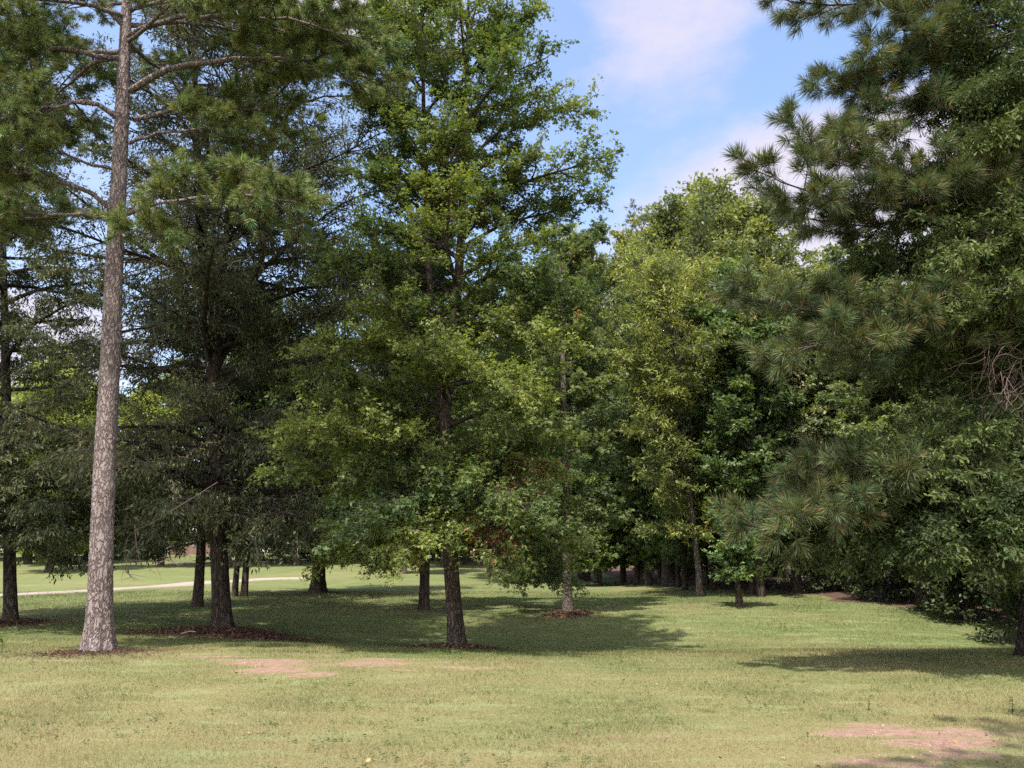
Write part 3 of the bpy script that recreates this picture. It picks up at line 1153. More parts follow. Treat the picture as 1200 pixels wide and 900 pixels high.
# maple in the middle
def build_maple():
    loc = base_at(535, 761)
    Y = loc[1]
    Pp = lambda l: [at(u, v, Y + d) for u, v, d in l]
    path = Pp([(536, 768, 0), (533, 715, 0), (526, 640, 0), (521, 560, 0), (519, 490, 0), (527, 410, 0), (538, 330, 0), (544, 200, 0), (548, 60, .1), (550, -45, .1)])
    red, yel, org = (.215, .075, .05), (.26, .19, .04), (.25, .12, .04)
    au = [(at(490, 660, Y - 1.6), .35, red, .6), (at(575, 640, Y - 1.5), .45, (.16, .05, .035), .55), (at(628, 478, Y - 1), .3, red, .5), (at(522, 415, Y - .3), .4, yel, .6),
          (at(600, 610, Y - 1.6), .5, red, .35), (at(570, 75, Y), .5, org, .25), (at(520, 235, Y - .4), .5, org, .3), (at(590, 265, Y), .5, (.25, .07, .03), .3), (at(415, 480, Y - 1), .3, org, .5),
          (at(640, 300, Y), .35, (.2, .06, .03), .3), (at(620, 560, Y - 1), .6, (.2, .05, .03), .25)]
    ex = []
    low = {'l2n': 7.0, 'droop': .05, 'l2len': .42}
    for l, r in (([(519, 488, 0), (480, 470, -.3), (440, 455, -.8), (380, 440, -1.3)], .04),
                 ([(520, 500, 0), (490, 482, .4), (455, 478, .9), (400, 470, 1.5)], .035),
                 ([(521, 530, 0), (480, 520, -.8), (420, 505, -1.5), (350, 500, -2.1)], .04),
                 ([(522, 560, 0), (470, 550, -.5), (410, 545, -1.1), (340, 545, -1.4)], .035),
                 ([(523, 590, 0), (490, 580, -1.0), (450, 590, -1.8), (400, 620, -2.4)], .03),
                 ([(524, 600, 0), (480, 605, .6), (430, 630, 1.0), (385, 655, 1.2)], .03),
                 ([(522, 540, 0), (560, 520, -.7), (600, 505, -1.4), (645, 500, -1.9)], .04),
                 ([(522, 550, 0), (570, 535, .5), (615, 530, 1.1), (650, 522, 1.5)], .04),
                 ([(524, 590, 0), (550, 575, -1.1), (590, 575, -2.0), (620, 600, -2.6)], .035),
                 ([(525, 605, 0), (570, 590, -.3), (630, 600, -.6), (670, 630, -.7)], .03),
                 ([(526, 630, 0), (545, 622, -.9), (570, 630, -1.6), (590, 660, -2.0)], .025),
                 ([(526, 630, 0), (515, 615, -1.0), (500, 620, -1.8), (480, 645, -2.2)], .025),
                 ([(527, 640, 0), (575, 640, .5), (620, 655, .9), (655, 672, 1.1)], .025),
                 ([(526, 635, 0), (480, 645, .3), (450, 662, .6)], .02)):
        ex.append((Pp(l), r, low))
    hi = {'l2n': 6.5, 'l2len': .40, 'start': .25}
    for l, r in (([(543, 260, 0), (580, 225, -.2), (640, 205, -.5), (700, 188, -.7)], .045), ([(541, 290, 0), (590, 262, .3), (640, 250, .6), (680, 238, .8)], .04),
                 ([(545, 190, 0), (590, 150, .2), (640, 130, .3), (676, 130, .4)], .04), ([(546, 140, 0), (590, 90, -.4), (640, 68, -.7)], .035),
                 ([(547, 90, 0), (580, 40, .2), (625, 15, .4)], .03), ([(496, 110, .3), (462, 70, .2), (428, 50, .1)], .03), ([(495, 60, .3), (465, 20, .4), (440, -10, .5)], .03),
                 ([(495, 50, .3), (510, 10, 0), (515, -30, -.2)], .025), ([(497, 150, .3), (455, 118, .0), (425, 110, -.2)], .03), ([(496, 90, .3), (480, 40, .8), (455, 20, 1.2)], .025), ([(500, 250, .3), (460, 220, 0), (415, 205, -.3)], .035), ([(499, 190, .3), (465, 150, .6), (430, 120, 1.0)], .035), ([(498, 230, .3), (520, 190, -.2), (530, 160, -.5)], .03), ([(544, 230, 0), (520, 200, -.5), (505, 170, -.9)], .03),
                 ([(500, 270, .3), (520, 240, .8), (535, 215, 1.2)], .03), ([(498, 200, .3), (480, 170, -.4), (470, 140, -.7)], .03),
                 ([(503, 330, .3), (470, 310, -.3), (420, 300, -.9), (385, 310, -1.3)], .035), ([(538, 340, 0), (580, 320, -.6), (625, 315, -1.1), (655, 330, -1.4)], .035),
                 ([(528, 400, 0), (570, 385, -.4), (620, 380, -1.0), (660, 400, -1.5)], .04), ([(523, 440, 0), (480, 415, -.7), (430, 400, -1.4), (380, 405, -2.0)], .04),
                 ([(521, 450, 0), (560, 440, -1.0), (590, 440, -1.8), (610, 460, -2.3)], .03)):
        ex.append((Pp(l), r, hi))
    return broadleaf('maple_tree', loc, 'tall green maple with low drooping branches and first red leaves, mid lawn', seed=33, path=path, r=.138, z0=3.2,
                     prof=((0, 2.7), (.2, 2.6), (.4, 2.1), (.65, 2.2), (.85, 1.8), (1, .7)), nl=40, el=(12, 52), leaf='lobe3', nleaf=190000, size=.062, skirt=(9, 1.9, 4.0, 2.4, 16), col=(.112, .148, .044),
                     bark=B_MAPLE, l2=5.5, l3=6, l2len=.42, l3len=.36, flat=.72, up=.03, ldroop=.30, tilt=.42, autumn=au, limb_parts=True, flare=.52, explicit=ex, tsides=36,
                     forks=((Pp([(519, 485, 0), (508, 400, .2), (502, 320, .3), (498, 200, .3), (495, 60, .3), (492, -45, .3)]), .085),), jit=.5, keyamp=.2, keyhue=.10)


build_maple()


# slim sweetgum right of the middle
def build_gum():
    loc = base_at(666, 721)
    Y = loc[1]
    Pp = lambda l: [at(u, v, Y + d) for u, v, d in l]
    path = Pp([(666, 726, 0), (664, 640, 0), (663, 550, 0), (660, 450, 0), (659, 380, 0), (656, 320, 0), (655, 262, 0)])
    au = [(at(675, 350, Y - 1), .5, (.32, .13, .05), .8), (at(640, 310, Y - 1), .5, (.25, .12, .04), .4), (at(690, 300, Y), .6, (.22, .14, .04), .3)]
    return broadleaf('sweetgum_tree', loc, 'slim pale trunked sweetgum with orange tinted top on a small litter mound', seed=41, path=path, r=.125, z0=1.9,
                     prof=((0, 1.7), (.2, 1.9), (.45, 1.7), (.75, 1.5), (1, .4)), nl=46, el=(-5, 50), leaf='star5', nleaf=46000, size=.085, col=(.120, .155, .068), bark=B_GREY, asym=(.85, 1.57),
                     l2=5.5, l3=6, l2len=.42, l3len=.36, autumn=au, limb_parts=False, flare=.4, jit=.5, keyamp=.2, droop=.03)


gum = build_gum()


# oak at the left edge
def build_left_oak():
    loc = base_at(12, 731)
    Y = loc[1]
    path = [at(13, 738, Y), at(11, 640, Y), at(8, 500, Y), at(5, 350, Y), at(0, 150, Y), at(-5, 60, Y)]
    return broadleaf('oak_tree', loc, 'dark oak with a straight trunk at the left edge of the photo', seed=52, path=path, r=.132, z0=1.75,
                     prof=((0, 3.2), (.25, 3.7), (.6, 3.0), (1, .8)), nl=78, el=(-12, 55), leaf='narrow', nleaf=120000, size=.115, skirt=(14, 2.0, 3.6, 3.8, 5), col=(.088, .102, .052), bark=B_OAK, l2=5.0, l3=5,
                     l2len=.36, l3len=.36, droop=.05, ldroop=.5, leaf_mat_=M_OAKLEAF, limb_parts=False, flare=.45, jit=.45)


left_oak = build_left_oak()


# water oak at the right edge, its boughs reaching over the lawn
def build_right_oak():
    x, y = GP['roak']
    loc = np.array([x, y, float(hgt(x, y))])
    Y = loc[1]
    Pp = lambda l: [at(u, v, yy) for u, v, yy in l]
    Pq = lambda l: [at(u, v, Y + (yy - Y) * (.5 if yy < Y else 1.0)) for u, v, yy in l]
    path = Pp([(1207, 775, Y), (1209, 700, Y), (1212, 600, Y), (1220, 450, Y), (1228, 300, Y), (1235, 120, Y), (1240, -60, Y), (1245, -200, Y)])
    ex = []
    low = {'l2n': 8, 'droop': .04, 'l2len': .34, 'l3': 9, 'start': .15}
    for l, r in (([(1212, 590, Y), (1160, 590, 11.2), (1090, 600, 10.6), (1030, 625, 10.3), (965, 645, 10.1)], .06),
                 ([(1212, 560, Y), (1150, 540, 10.5), (1090, 590, 9.6), (1030, 630, 9.2)], .05),
                 ([(1212, 600, Y), (1170, 590, 10.8), (1130, 605, 9.2), (1080, 640, 8.6)], .045),
                 ([(1212, 600, Y), (1190, 600, 10.5), (1175, 620, 8.9), (1145, 645, 8.1)], .04),
                 ([(1210, 610, Y), (1200, 610, 10.2), (1198, 625, 8.6), (1185, 645, 7.8)], .04),
                 ([(1212, 540, Y), (1170, 510, 10.5), (1120, 500, 9.4), (1050, 530, 8.8)], .045),
                 ([(1214, 500, Y), (1190, 540, 10), (1160, 570, 8.6), (1110, 610, 8.0)], .045),
                 ([(1214, 520, Y), (1210, 540, 9.6), (1200, 570, 8.2), (1180, 600, 7.4)], .045),
                 ([(1218, 460, Y), (1180, 430, 11), (1120, 410, 10.6), (1060, 430, 10.2)], .04),
                 ([(1222, 400, Y), (1180, 370, 10.4), (1130, 350, 9.4), (1095, 360, 8.9)], .045),
                 ([(1224, 350, Y), (1160, 310, 11.5), (1090, 290, 11), (1030, 310, 10.6)], .05),
                 ([(1228, 280, Y), (1180, 240, 10.6), (1150, 210, 9.6), (1110, 200, 9.0)], .045),
                 ([(1232, 200, Y), (1190, 150, 10.8), (1160, 120, 9.8), (1130, 100, 9.2)], .045),
                 ([(1236, 100, Y), (1190, 50, 10.8), (1160, 30, 9.8), (1140, 20, 9.2)], .04),
                 ([(1230, 240, Y), (1200, 180, 9.6), (1180, 150, 8.2), (1150, 160, 7.4)], .045),
                 ([(1234, 160, Y), (1210, 90, 9.4), (1190, 40, 8.0), (1160, 25, 7.3)], .045),
                 ([(1232, 200, Y), (1220, 120, 9.0), (1205, 80, 7.6), (1175, 90, 6.9)], .04),
                 ([(1226, 300, Y), (1200, 280, 9.4), (1170, 270, 8.0), (1130, 290, 7.3)], .045),
                 ([(1224, 340, Y), (1210, 320, 9.0), (1190, 330, 7.8), (1150, 350, 7.2)], .04),
                 ([(1212, 560, Y), (1150, 520, 9.4), (1105, 520, 8.4), (1070, 555, 8.0)], .04),
                 ([(1212, 580, Y), (1160, 570, 9.4), (1125, 590, 8.2), (1090, 615, 7.8)], .04),
                 ([(1212, 590, Y), (1190, 590, 9.0), (1165, 605, 8.2), (1135, 625, 7.8)], .04),
                 ([(1212, 620, Y), (1180, 610, 13), (1100, 610, 13.6), (1000, 640, 14)], .045),
                 ([(1212, 600, Y), (1230, 560, 14), (1150, 540, 15), (1060, 560, 15.6)], .05),
                 ([(1218, 460, Y), (1150, 420, 13.5), (1060, 400, 14.5), (980, 420, 15)], .05),
                 ([(1212, 625, Y), (1215, 640, 10.2), (1215, 645, 8.8), (1205, 660, 8.2)], .035)):
        ex.append((Pq(l), r, low))
    return broadleaf('oak_tree', loc, 'large water oak with glossy paddle leaves hanging low over the lawn at the right edge', seed=64, path=path, r=.15, z0=4.2,
                     prof=((0, 2.8), (.3, 2.4), (.6, 1.7), (1, .6)), nl=40, el=(5, 55), leaf='paddle', nleaf=300000, size=.084, col=(.076, .104, .036), bark=B_OAK,
                     l2=5.0, l3=6, l2len=.36, l3len=.30, droop=.03, ldroop=.15, tilt=.75, leaf_mat_=M_OAKLEAF, limb_parts=True, explicit=ex, tsides=30, jit=.45, sig=.045, svar=.18, skirt=(10, 2.6, 4.4, 3.8, 6), keyhue=.05, keyamp=.18)


right_oak = build_right_oak()


# pine whose branches reach in from the right
def build_right_pine():
    x, y = 11.3, 12.5
    loc = np.array([x, y, float(hgt(x, y))])
    sk = Skel(77)
    rng = sk.rng
    H = 17.5
    path = np.array([[0, 0, -.1], [.02, .02, 1], [.05, .03, 4], [.0, .06, 8], [-.05, .1, 13], [0, .1, H]])
    mb = MB()
    P, r = trunk_mesh(mb, path, np.array([.24, .225, .20, .16, .09, .02]), 32, .4, .25, 6, .03, 9, 0, 160)
    tufts = []
    shown = [
        ([(1330, -60, 9.2), (1200, -10, 8.6), (1090, -8, 8.2), (1000, 8, 8.0), (930, 2, 7.9)], .035, .5),
        ([(1330, -30, 9.2), (1200, 12, 8.7), (1130, 40, 8.4), (1050, 70, 8.1), (985, 92, 8.0)], .035, .5),
        ([(1330, 0, 9.2), (1220, 20, 8.9), (1150, 35, 8.6), (1060, 78, 8.4), (1010, 105, 8.3)], .03, .5),
        ([(1340, 60, 9.2), (1220, 90, 8.9), (1130, 115, 8.6), (1060, 138, 8.4), (1000, 150, 8.2)], .035, .5),
        ([(1340, 160, 9.2), (1200, 190, 8.6), (1080, 208, 8.1), (990, 188, 7.9), (946, 172, 7.8)], .035, .42),
        ([(1340, 200, 9.2), (1200, 230, 8.6), (1080, 240, 8.2), (980, 236, 7.9), (916, 216, 7.7)], .035, .4),
        ([(1340, 220, 9.2), (1200, 250, 8.9), (1080, 262, 8.7), (1000, 262, 8.6), (950, 258, 8.5)], .03, .35),
        ([(1340, 350, 9.3), (1220, 375, 9.0), (1120, 385, 8.6), (1010, 375, 8.3), (900, 352, 8.1)], .045, .5),
        ([(1340, 370, 9.3), (1220, 380, 8.8), (1100, 388, 8.2), (1020, 400, 7.9), (940, 405, 7.8)], .04, .5),
        ([(1340, 520, 9.3), (1200, 560, 9.0), (1080, 568, 8.7), (1000, 572, 8.5), (965, 602, 8.4), (898, 608, 8.3)], .05, .42),
        ([(1340, 530, 9.3), (1200, 565, 9.2), (1080, 560, 9.0), (980, 560, 8.8), (925, 598, 8.7)], .045, .45),
    ]
    shown += [([(1340, 525, 9.3), (1200, 560, 8.8), (1080, 566, 8.3), (990, 580, 8.1), (945, 608, 8.0)], .035, .45),
              ([(1340, 525, 9.3), (1200, 562, 9.0), (1080, 560, 8.6), (1010, 545, 8.5), (960, 550, 8.4)], .03, .5)]
    for pts, lr, st in shown:
        pl = np.array([at(u, v, yy * 1.34) for u, v, yy in pts]) - loc
        pl = resample(pl, 14)
        pl[0] = [np.interp(pl[0, 2], P[:, 2], P[:, 0]), np.interp(pl[0, 2], P[:, 2], P[:, 1]), pl[0, 2]]
        pl[2:] += rng.normal(0, .018, (12, 3))
        pine_limb(sk, pl, lr, tufts, 5.6, .17, st, .3, 6, shoot=(.18, .38), minlen=.28)
    az = 0.
    for k in range(34):
        z = 6.5 + (H - 6.5) * (k + rng.uniform(0, 1)) / 34
        az = rng.uniform(-1.3, 1.2)
        f = (z - 6.5) / (H - 6.5)
        L = (3.2 - 2.4 * f) * rng.uniform(.7, 1.1)
        el = R(5 + 40 * f)
        b = np.array([np.interp(z, P[:, 2], P[:, 0]), np.interp(z, P[:, 2], P[:, 1]), z])
        pl = polyline(rng, b, [math.cos(az) * math.cos(el), math.sin(az) * math.cos(el), math.sin(el)], L, 8, .08, .02)
        pine_limb(sk, pl, .012 + .012 * L, tufts, 4.5, .34, .35, .3, 5)
    sk.done()
    T = np.concatenate([t for t, _ in tufts])
    D = np.concatenate([d for _, d in tufts])
    cm = MB()
    pine_tufts(cm, T, D, rng, 96, .225, .0075, (.088, .115, .048), brown=.08)
    wood_to(cm, sk, 1, .005)
    root = thing('pine_tree', loc, 'pine with long needled branches reaching in from the right across the sky', 'tree')
    finish_tree(root, sk, mb, B_PINEDARK, cm, [M_NEEDLE, M_TWIG], True)
    print('right pine tufts', len(T))


build_right_pine()

# ------------------------------------------------------------------ MIDDLE DISTANCE
t372 = broadleaf('oak_tree', base_at(372, 696), 'dark spreading oak with a short thick flared trunk near the end of the footpath', seed=71, H=13, r=.26, z0=2.3,
                 prof=((0, 3.6), (.3, 4.6), (.65, 3.8), (1, 1.0)), nl=54, el=(-8, 55), leaf='diamond', nleaf=46000, size=.15, col=(.072, .084, .042), bark=B_OAK, droop=.06,
                 l2=4.5, l3=5, l3len=.4, ldroop=.3, leaf_mat_=M_OAKLEAF, flare=.8, jit=.45, skirt=(14, 2.2, 3.6, 4.4, 4))
t497 = broadleaf('maple_tree', base_at(497, 716), 'slender dark trunked tree standing just behind the maple', seed=72, H=12.5, r=.145, z0=2.0,
                 prof=((0, 1.9), (.3, 2.5), (.65, 2.2), (1, .6)), nl=44, el=(0, 55), leaf='lobe3', nleaf=30000, size=.13, col=(.092, .125, .044), bark=B_DARK, l2=5, l3=5, flare=.3, jit=.45)
t230 = broadleaf('oak_tree', base_at(231, 711), 'medium brown trunked oak just left of and behind the black trunked oak', seed=73, H=11.5, r=.145, z0=1.9,
                 prof=((0, 2.0), (.3, 3.0), (.65, 2.6), (1, .7)), nl=46, el=(-6, 55), leaf='narrow', nleaf=34000, size=.15, col=(.078, .092, .046), bark=B_MAPLE, l2=4.5, l3=5, droop=.05,
                 ldroop=.45, leaf_mat_=M_OAKLEAF, flare=.35, jit=.4, skirt=(8, 1.9, 3.2, 2.8, 5))
slim = broadleaf('slim_tree', base_at(275, 699), 'thinner of two slim trunks seen right of the black trunked oak', seed=74, H=10.5, r=.10, z0=2.2,
                 prof=((0, 1.2), (.4, 1.9), (1, .5)), nl=34, el=(5, 60), leaf='diamond', nleaf=18000, size=.16, col=(.07, .10, .03), bark=B_DARK, l2=4.5, l3=5, flare=.3)
dup(slim, base_at(286, 699), 2.2, 1.12, 'thicker of two slim trunks seen right of the black trunked oak')

# sunlit trees over the far field, seen through the gaps of the oaks
far_a = broadleaf('far_tree', base_at(60, 662), 'round yellow green tree over the far lawn left of the pine trunk', seed=81, H=15, r=.25, z0=1.5,
                  prof=((0, 3.2), (.3, 4.8), (.7, 3.8), (1, 1.0)), nl=48, el=(0, 58), leaf='diamond', nleaf=26000, size=.30, col=(.20, .225, .055), bark=B_DARK, l2=3.2, l3=4, l3len=.6,
                  sig=.16, jit=.35)
far_b = broadleaf('far_tree', base_at(330, 660), 'tall light green tree over the far lawn between the two dark oaks', seed=82, H=19, r=.28, z0=2.0,
                  prof=((0, 2.6), (.35, 4.2), (.7, 3.4), (1, .8)), nl=54, el=(5, 62), leaf='diamond', nleaf=28000, size=.30, col=(.17, .20, .055), bark=B_DARK, l2=3.2, l3=4, l3len=.6,
                  sig=.16, jit=.4)


def gz(x, y):
    return (x, y, float(hgt(x, y)))


GFAR = 'trees lining the back of the far lawn'
FAR = [(far_a, -52, 74, .3, 1.1, 'far yellow green tree at the left end of the back row'), (far_b, -43, 70, 1.0, 1.0, 'far tall tree second from the left in the back row'),
       (far_a, -36, 106, 2.0, 1.15, 'far tree rising behind the left end of the brick house'), (far_b, -27, 100, 3.0, 1.1, 'far tree rising behind the brick house'),
       (far_a, -18, 78, 4.0, 1.0, 'far tree in the back row right of the brick house'), (far_b, -11, 72, 5.0, .95, 'far light green tree behind the spreading oak'),
       (far_a, -4, 70, .9, 1.1, 'far tree in the back row behind the maple'), (far_b, 3, 74, 1.9, 1.0, 'far tree in the back row behind the sweetgum'),
       (far_a, -25, 72, 2.7, .72, 'small bright tree right of the brick house on the far lawn'), (far_a, -62, 60, .4, 1.2, 'large far tree beyond the left edge')]
FAR += [(far_b, -18, 66, 2.8, .9, 'light green tree behind the slim trunks across the path'), (far_b, -28.5, 64, 1.2, .85, 'light green tree at the far lawn in front of the brick house roof'), (far_b, -23, 64, 4.6, .85, 'light green tree beyond the path behind the black trunked oak'),
        (far_a, -34, 58, 3.6, .9, 'yellow green tree beyond the path left of the tall pine'), (far_a, 9, 72, 1.2, 1.0, 'far tree seen under the sweetgum crown'), (far_a, 16, 74, 2.4, 1.0, 'far tree behind the wood edge trunks'),
        (far_b, 24, 66, .4, .9, 'far tree behind the right part of the wood'), (far_a, -45, 92, .7, 1.2, 'far tree at the back left of the brick house'),
        (far_b, -70, 80, 1.7, 1.1, 'far tall tree at the outer left end'), (far_a, -13, 98, 2.2, 1.2, 'far tree at the back right of the brick house')]
for src, x, y, rz, sc, lb in FAR:
    dup(src, gz(x, y), rz, sc, lb, group=GFAR)

# ------------------------------------------------------------------ THE WOOD ON THE RIGHT
airy = broadleaf('river_birch', base_at(808, 676), 'tall airy topped tree at the back of the wood against the cloud', seed=91, H=21.0, r=.22, z0=4.0,
                 prof=((0, 3.2), (.3, 4.0), (.6, 3.4), (.85, 2.2), (1, .5)), nl=70, el=(25, 70), leaf='diamond', nleaf=52000, size=.21, col=(.15, .170, .068), bark=B_GREY, l2=3.6, l3=5,
                 l3len=.5, sig=.12, jit=.4, keyamp=.2, keyhue=.08)
GW = 'tall trees at the back of the wood'
dup(airy, gz(7.6, 46), 1.3, .98, 'tall leafy tree forming the left shoulder of the wood skyline', group=GW)
dup(airy, gz(13.0, 47), 2.5, 1.17, 'tall thin topped tree right of the wood skyline peak', group=GW)
dup(airy, gz(15.0, 41), 4.1, .78, 'lower tree on the right slope of the wood skyline', group=GW)
dup(airy, gz(2.6, 46), 5.3, .72, 'tree behind the sweetgum at the left end of the wood', group=GW)

roundt = broadleaf('oak_tree', (10.6, 29.5, float(hgt(10.6, 29.5))), 'round grey green oak between the pine boughs at the wood edge', seed=93, H=8.2, r=.16, z0=2.4,
                   prof=((0, 1.5), (.35, 2.3), (.7, 2.0), (1, .7)), nl=48, el=(0, 58), leaf='diamond', nleaf=36000, size=.13, col=(.150, .170, .095), bark=B_DARK, l2=5, l3=6, l3len=.34, jit=.3)
yellow = broadleaf('elm_tree', base_at(820, 699), 'bright yellow green feathery tree at the edge of the wood', seed=92, H=12.3, r=.105, z0=1.9,
                   prof=((0, 1.7), (.3, 2.7), (.6, 3.0), (.85, 2.2), (1, .6)), nl=64, el=(8, 58), leaf='narrow', nleaf=46000, size=.17, col=(.205, .225, .075), bark=B_GREY, l2=5.0, l3=6,
                   l3len=.42, flat=.75, jit=.35, keyamp=.2)
greenm = broadleaf('gum_tree', base_at(784, 687), 'full green tree with a thick dark trunk at the wood edge', seed=94, H=14, r=.30, z0=1.8,
                   prof=((0, 2.2), (.3, 3.3), (.65, 2.8), (1, .7)), nl=52, el=(-4, 55), leaf='lobe3', nleaf=42000, size=.15, col=(.135, .170, .075), bark=B_MAPLE, l2=4.6, l3=5, l3len=.42,
                   jit=.42, keyamp=.22)
slimw = broadleaf('slim_tree', base_at(730, 684), 'slim dark trunk at the left corner of the wood edge', seed=95, H=9.5, r=.12, z0=1.7,
                  prof=((0, 1.2), (.35, 1.9), (.7, 1.6), (1, .5)), nl=40, el=(-4, 58), leaf='diamond', nleaf=24000, size=.14, col=(.11, .155, .065), bark=B_DARK, l2=5, l3=5, flare=.25)
GS = 'slim trunks along the edge of the wood'
for u, v, rz, sc, lb in ((747, 685, 1.1, .92, 'slim trunk second from the left along the wood edge'), (762, 686, 2.0, .80, 'thin straight trunk third from the left along the wood edge'),
                         (774, 686, 2.9, .9, 'thin trunk touching the left side of the thick dark trunk'), (803, 692, 3.7, .85, 'thin trunk between the thick dark trunk and the yellow green tree'),
                         (795, 688, 4.4, .8, 'thin trunk close on the right of the thick dark trunk'), (836, 691, 5.1, 1.0, 'slim trunk just right of the yellow green tree'),
                         (884, 697, 5.9, 1.25, 'dark trunk behind the small sapling'), (892, 699, .5, 1.1, 'dark trunk just right of the sapling')):
    dup(slimw, base_at(u, v), rz, sc, lb, group=GS)
dup(airy, gz(16.0, 47), .6, 1.10, 'tall tree on the right shoulder of the wood skyline', group=GW)
dup(airy, gz(4.2, 48), 4.9, 1.02, 'tall leafy tree filling the skyline notch beside the sweetgum', group=GW)
dup(airy, gz(1.4, 50), 2.2, .95, 'tall leafy tree rising just behind the sweetgum top', group=GW)
dup(airy, gz(-1.5, 52), 3.3, .75, 'tall tree seen behind the maple and the sweetgum', group=GW)
dup(airy, gz(-7.5, 55), 1.9, .78, 'tall tree behind the left half of the maple', group=GW)
dup(airy, gz(18.5, 42), 2.9, .8, 'tall tree behind the upper right pine bough', group=GW)
dup(gum, gz(4.6, 43), 2.0, 1.25, 'leafy sweetgum close behind the left corner of the wood', group='sweetgums')
dup(gum, gz(2.2, 46), 4.0, 1.3, 'leafy sweetgum far behind the pale trunked one', group='sweetgums')
dup(gum, gz(6.6, 38.5), 5.2, 1.0, 'leafy sweetgum before the thick dark trunk of the wood', group='sweetgums')
GM = 'full green trees inside the wood'
for x, y, rz, sc, lb in ((0.6, 47, 2.6, 1.35, 'tall full tree seen just left of the pale trunked sweetgum'), (-5.5, 66, 3.9, 1.5, 'tall full tree seen behind the maple crown'), (4.4, 47, .7, .85, 'green tree behind the sweetgum, left end of the wood'), (9.0, 40, 1.9, 1.05, 'green tree behind the yellow green tree'),
                         (13.6, 40, 3.0, 1.0, 'green tree rising behind the round grey green oak'), (14.6, 29, 4.0, .95, 'shaded tree behind the upper pine bough at right'),
                         (16.2, 23, 5.0, .9, 'shaded tree in the wood behind the water oak'), (19, 30, .2, 1.2, 'deep wood tree at the far right'),
                         (12.9, 25.0, 3.3, .72, 'low leafy tree overhanging the litter at the wood edge'), (13.4, 30.5, 5.6, .85, 'shaded tree just right of the sapling in the wood'), (14.0, 19.5, 2.2, .75, 'low leafy tree at the wood edge behind the water oak boughs'), (22, 22, 1.2, 1.2, 'tree deep in the wood near the right edge')):
    dup(greenm, gz(x, y), rz, sc, lb, group=GM)

darkpine = None


def build_far_pine():
    loc = np.array(gz(9.3, 52))
    sk = Skel(101)
    rng = sk.rng
    H = 25.0
    path = np.array([[0, 0, -.1], [.1, 0, 8], [.0, .1, 16], [.1, 0, H]])
    mb = MB()
    P, r = trunk_mesh(mb, path, np.array([.28, .24, .17, .03]), 14, .3, .3, 5, .03, 9, 0, 50)
    tufts = []
    az = 0
    for k in range(46):
        f = (k + rng.uniform(0, 1)) / 46
        z = 12 + (H - 12) * f
        az += 2.4
        L = (4.0 - 2.6 * f ** 1.5) * rng.uniform(.6, 1.1)
        el = R(0 + 45 * f)
        b = np.array([np.interp(z, P[:, 2], P[:, 0]), np.interp(z, P[:, 2], P[:, 1]), z])
        pl = polyline(rng, b, [math.cos(az) * math.cos(el), math.sin(az) * math.cos(el), math.sin(el)], L, 6, .1, .03)
        pine_limb(sk, pl, .02 + .012 * L, tufts, 3.2, .4, .35, .3, 4)
    sk.done()
    T = np.concatenate([t for t, _ in tufts])
    D = np.concatenate([d for _, d in tufts])
    cm = MB()
    pine_tufts(cm, T, D, rng, 14, .30, .035, (.08, .105, .045), brown=.02)
    wood_to(cm, sk, 1, .01)
    root = thing('pine_tree', loc, 'dark topped pine standing behind the wood left of the skyline peak', 'tree')
    finish_tree(root, sk, mb, B_PINE, cm, [M_NEEDLE, M_TWIG])
    return root


far_pine = build_far_pine()
dup(far_pine, gz(2.9, .7), .8, .70, 'tall pine standing out of view just right of the camera, shading the near corner')

# understorey and shrubs
under = broadleaf('young_maple', base_at(704, 687), 'low leafy young tree at the left corner of the wood', seed=96, H=5.2, r=.06, z0=.8,
                  prof=((0, 1.2), (.35, 1.7), (.7, 1.3), (1, .4)), nl=34, el=(-2, 50), leaf='lobe3', nleaf=12000, size=.13, col=(.13, .175, .066), bark=B_DARK, l2=5, l3=5, flat=.75, flare=.2)
GU = 'young leafy trees under the wood edge'
for x, y, rz, sc, lb in ((7.2, 37.5, 1, 1.0, 'young tree in front of the thick dark trunk of the wood'), (8.6, 34.8, 2, .95, 'young tree left of the yellow green tree trunk'),
                         (9.9, 33.0, 3, .9, 'young tree right of the yellow green tree trunk'), (5.9, 41.5, 4, 1.2, 'young tree above the thin trunks of the wood edge')):
    dup(under, gz(x, y), rz, sc, lb, group=GU)
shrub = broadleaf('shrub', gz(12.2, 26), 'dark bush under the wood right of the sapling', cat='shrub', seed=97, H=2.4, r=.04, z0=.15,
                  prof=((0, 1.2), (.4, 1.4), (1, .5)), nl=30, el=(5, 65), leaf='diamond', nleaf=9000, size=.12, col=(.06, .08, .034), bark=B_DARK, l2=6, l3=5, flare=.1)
GB = 'dark bushes in the shade of the wood'
for x, y, rz, sc, lb in ((12.6, 22.5, 1, 1.05, 'dark bush under the low oak boughs'), (13.0, 19.2, 2, 1.1, 'dark bush nearest the water oak trunk'), (12.0, 29.5, 3, 1.0, 'dark bush behind the sapling'),
                         (13.5, 32.5, 4, 1.2, 'dark bush deep behind the sapling'), (11.2, 35.5, 5, .9, 'dark bush behind the slim trunks of the wood'), (15, 25.5, .4, 1.3, 'dark bush further back in the wood'),
                         (15.5, 20.5, 1.4, 1.3, 'dark bush in the wood near the right edge'), (15.0, 36, 2.4, 1.3, 'dark bush far back in the wood'), (16.5, 29.5, 3.4, 1.4, 'tall dark bush deep in the wood'),
                         (11.9, 39.5, 4.2, 1.3, 'dark bush at the back behind the yellow green tree')):
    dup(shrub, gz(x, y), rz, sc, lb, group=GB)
GH = 'bushes along the back of the far lawn'
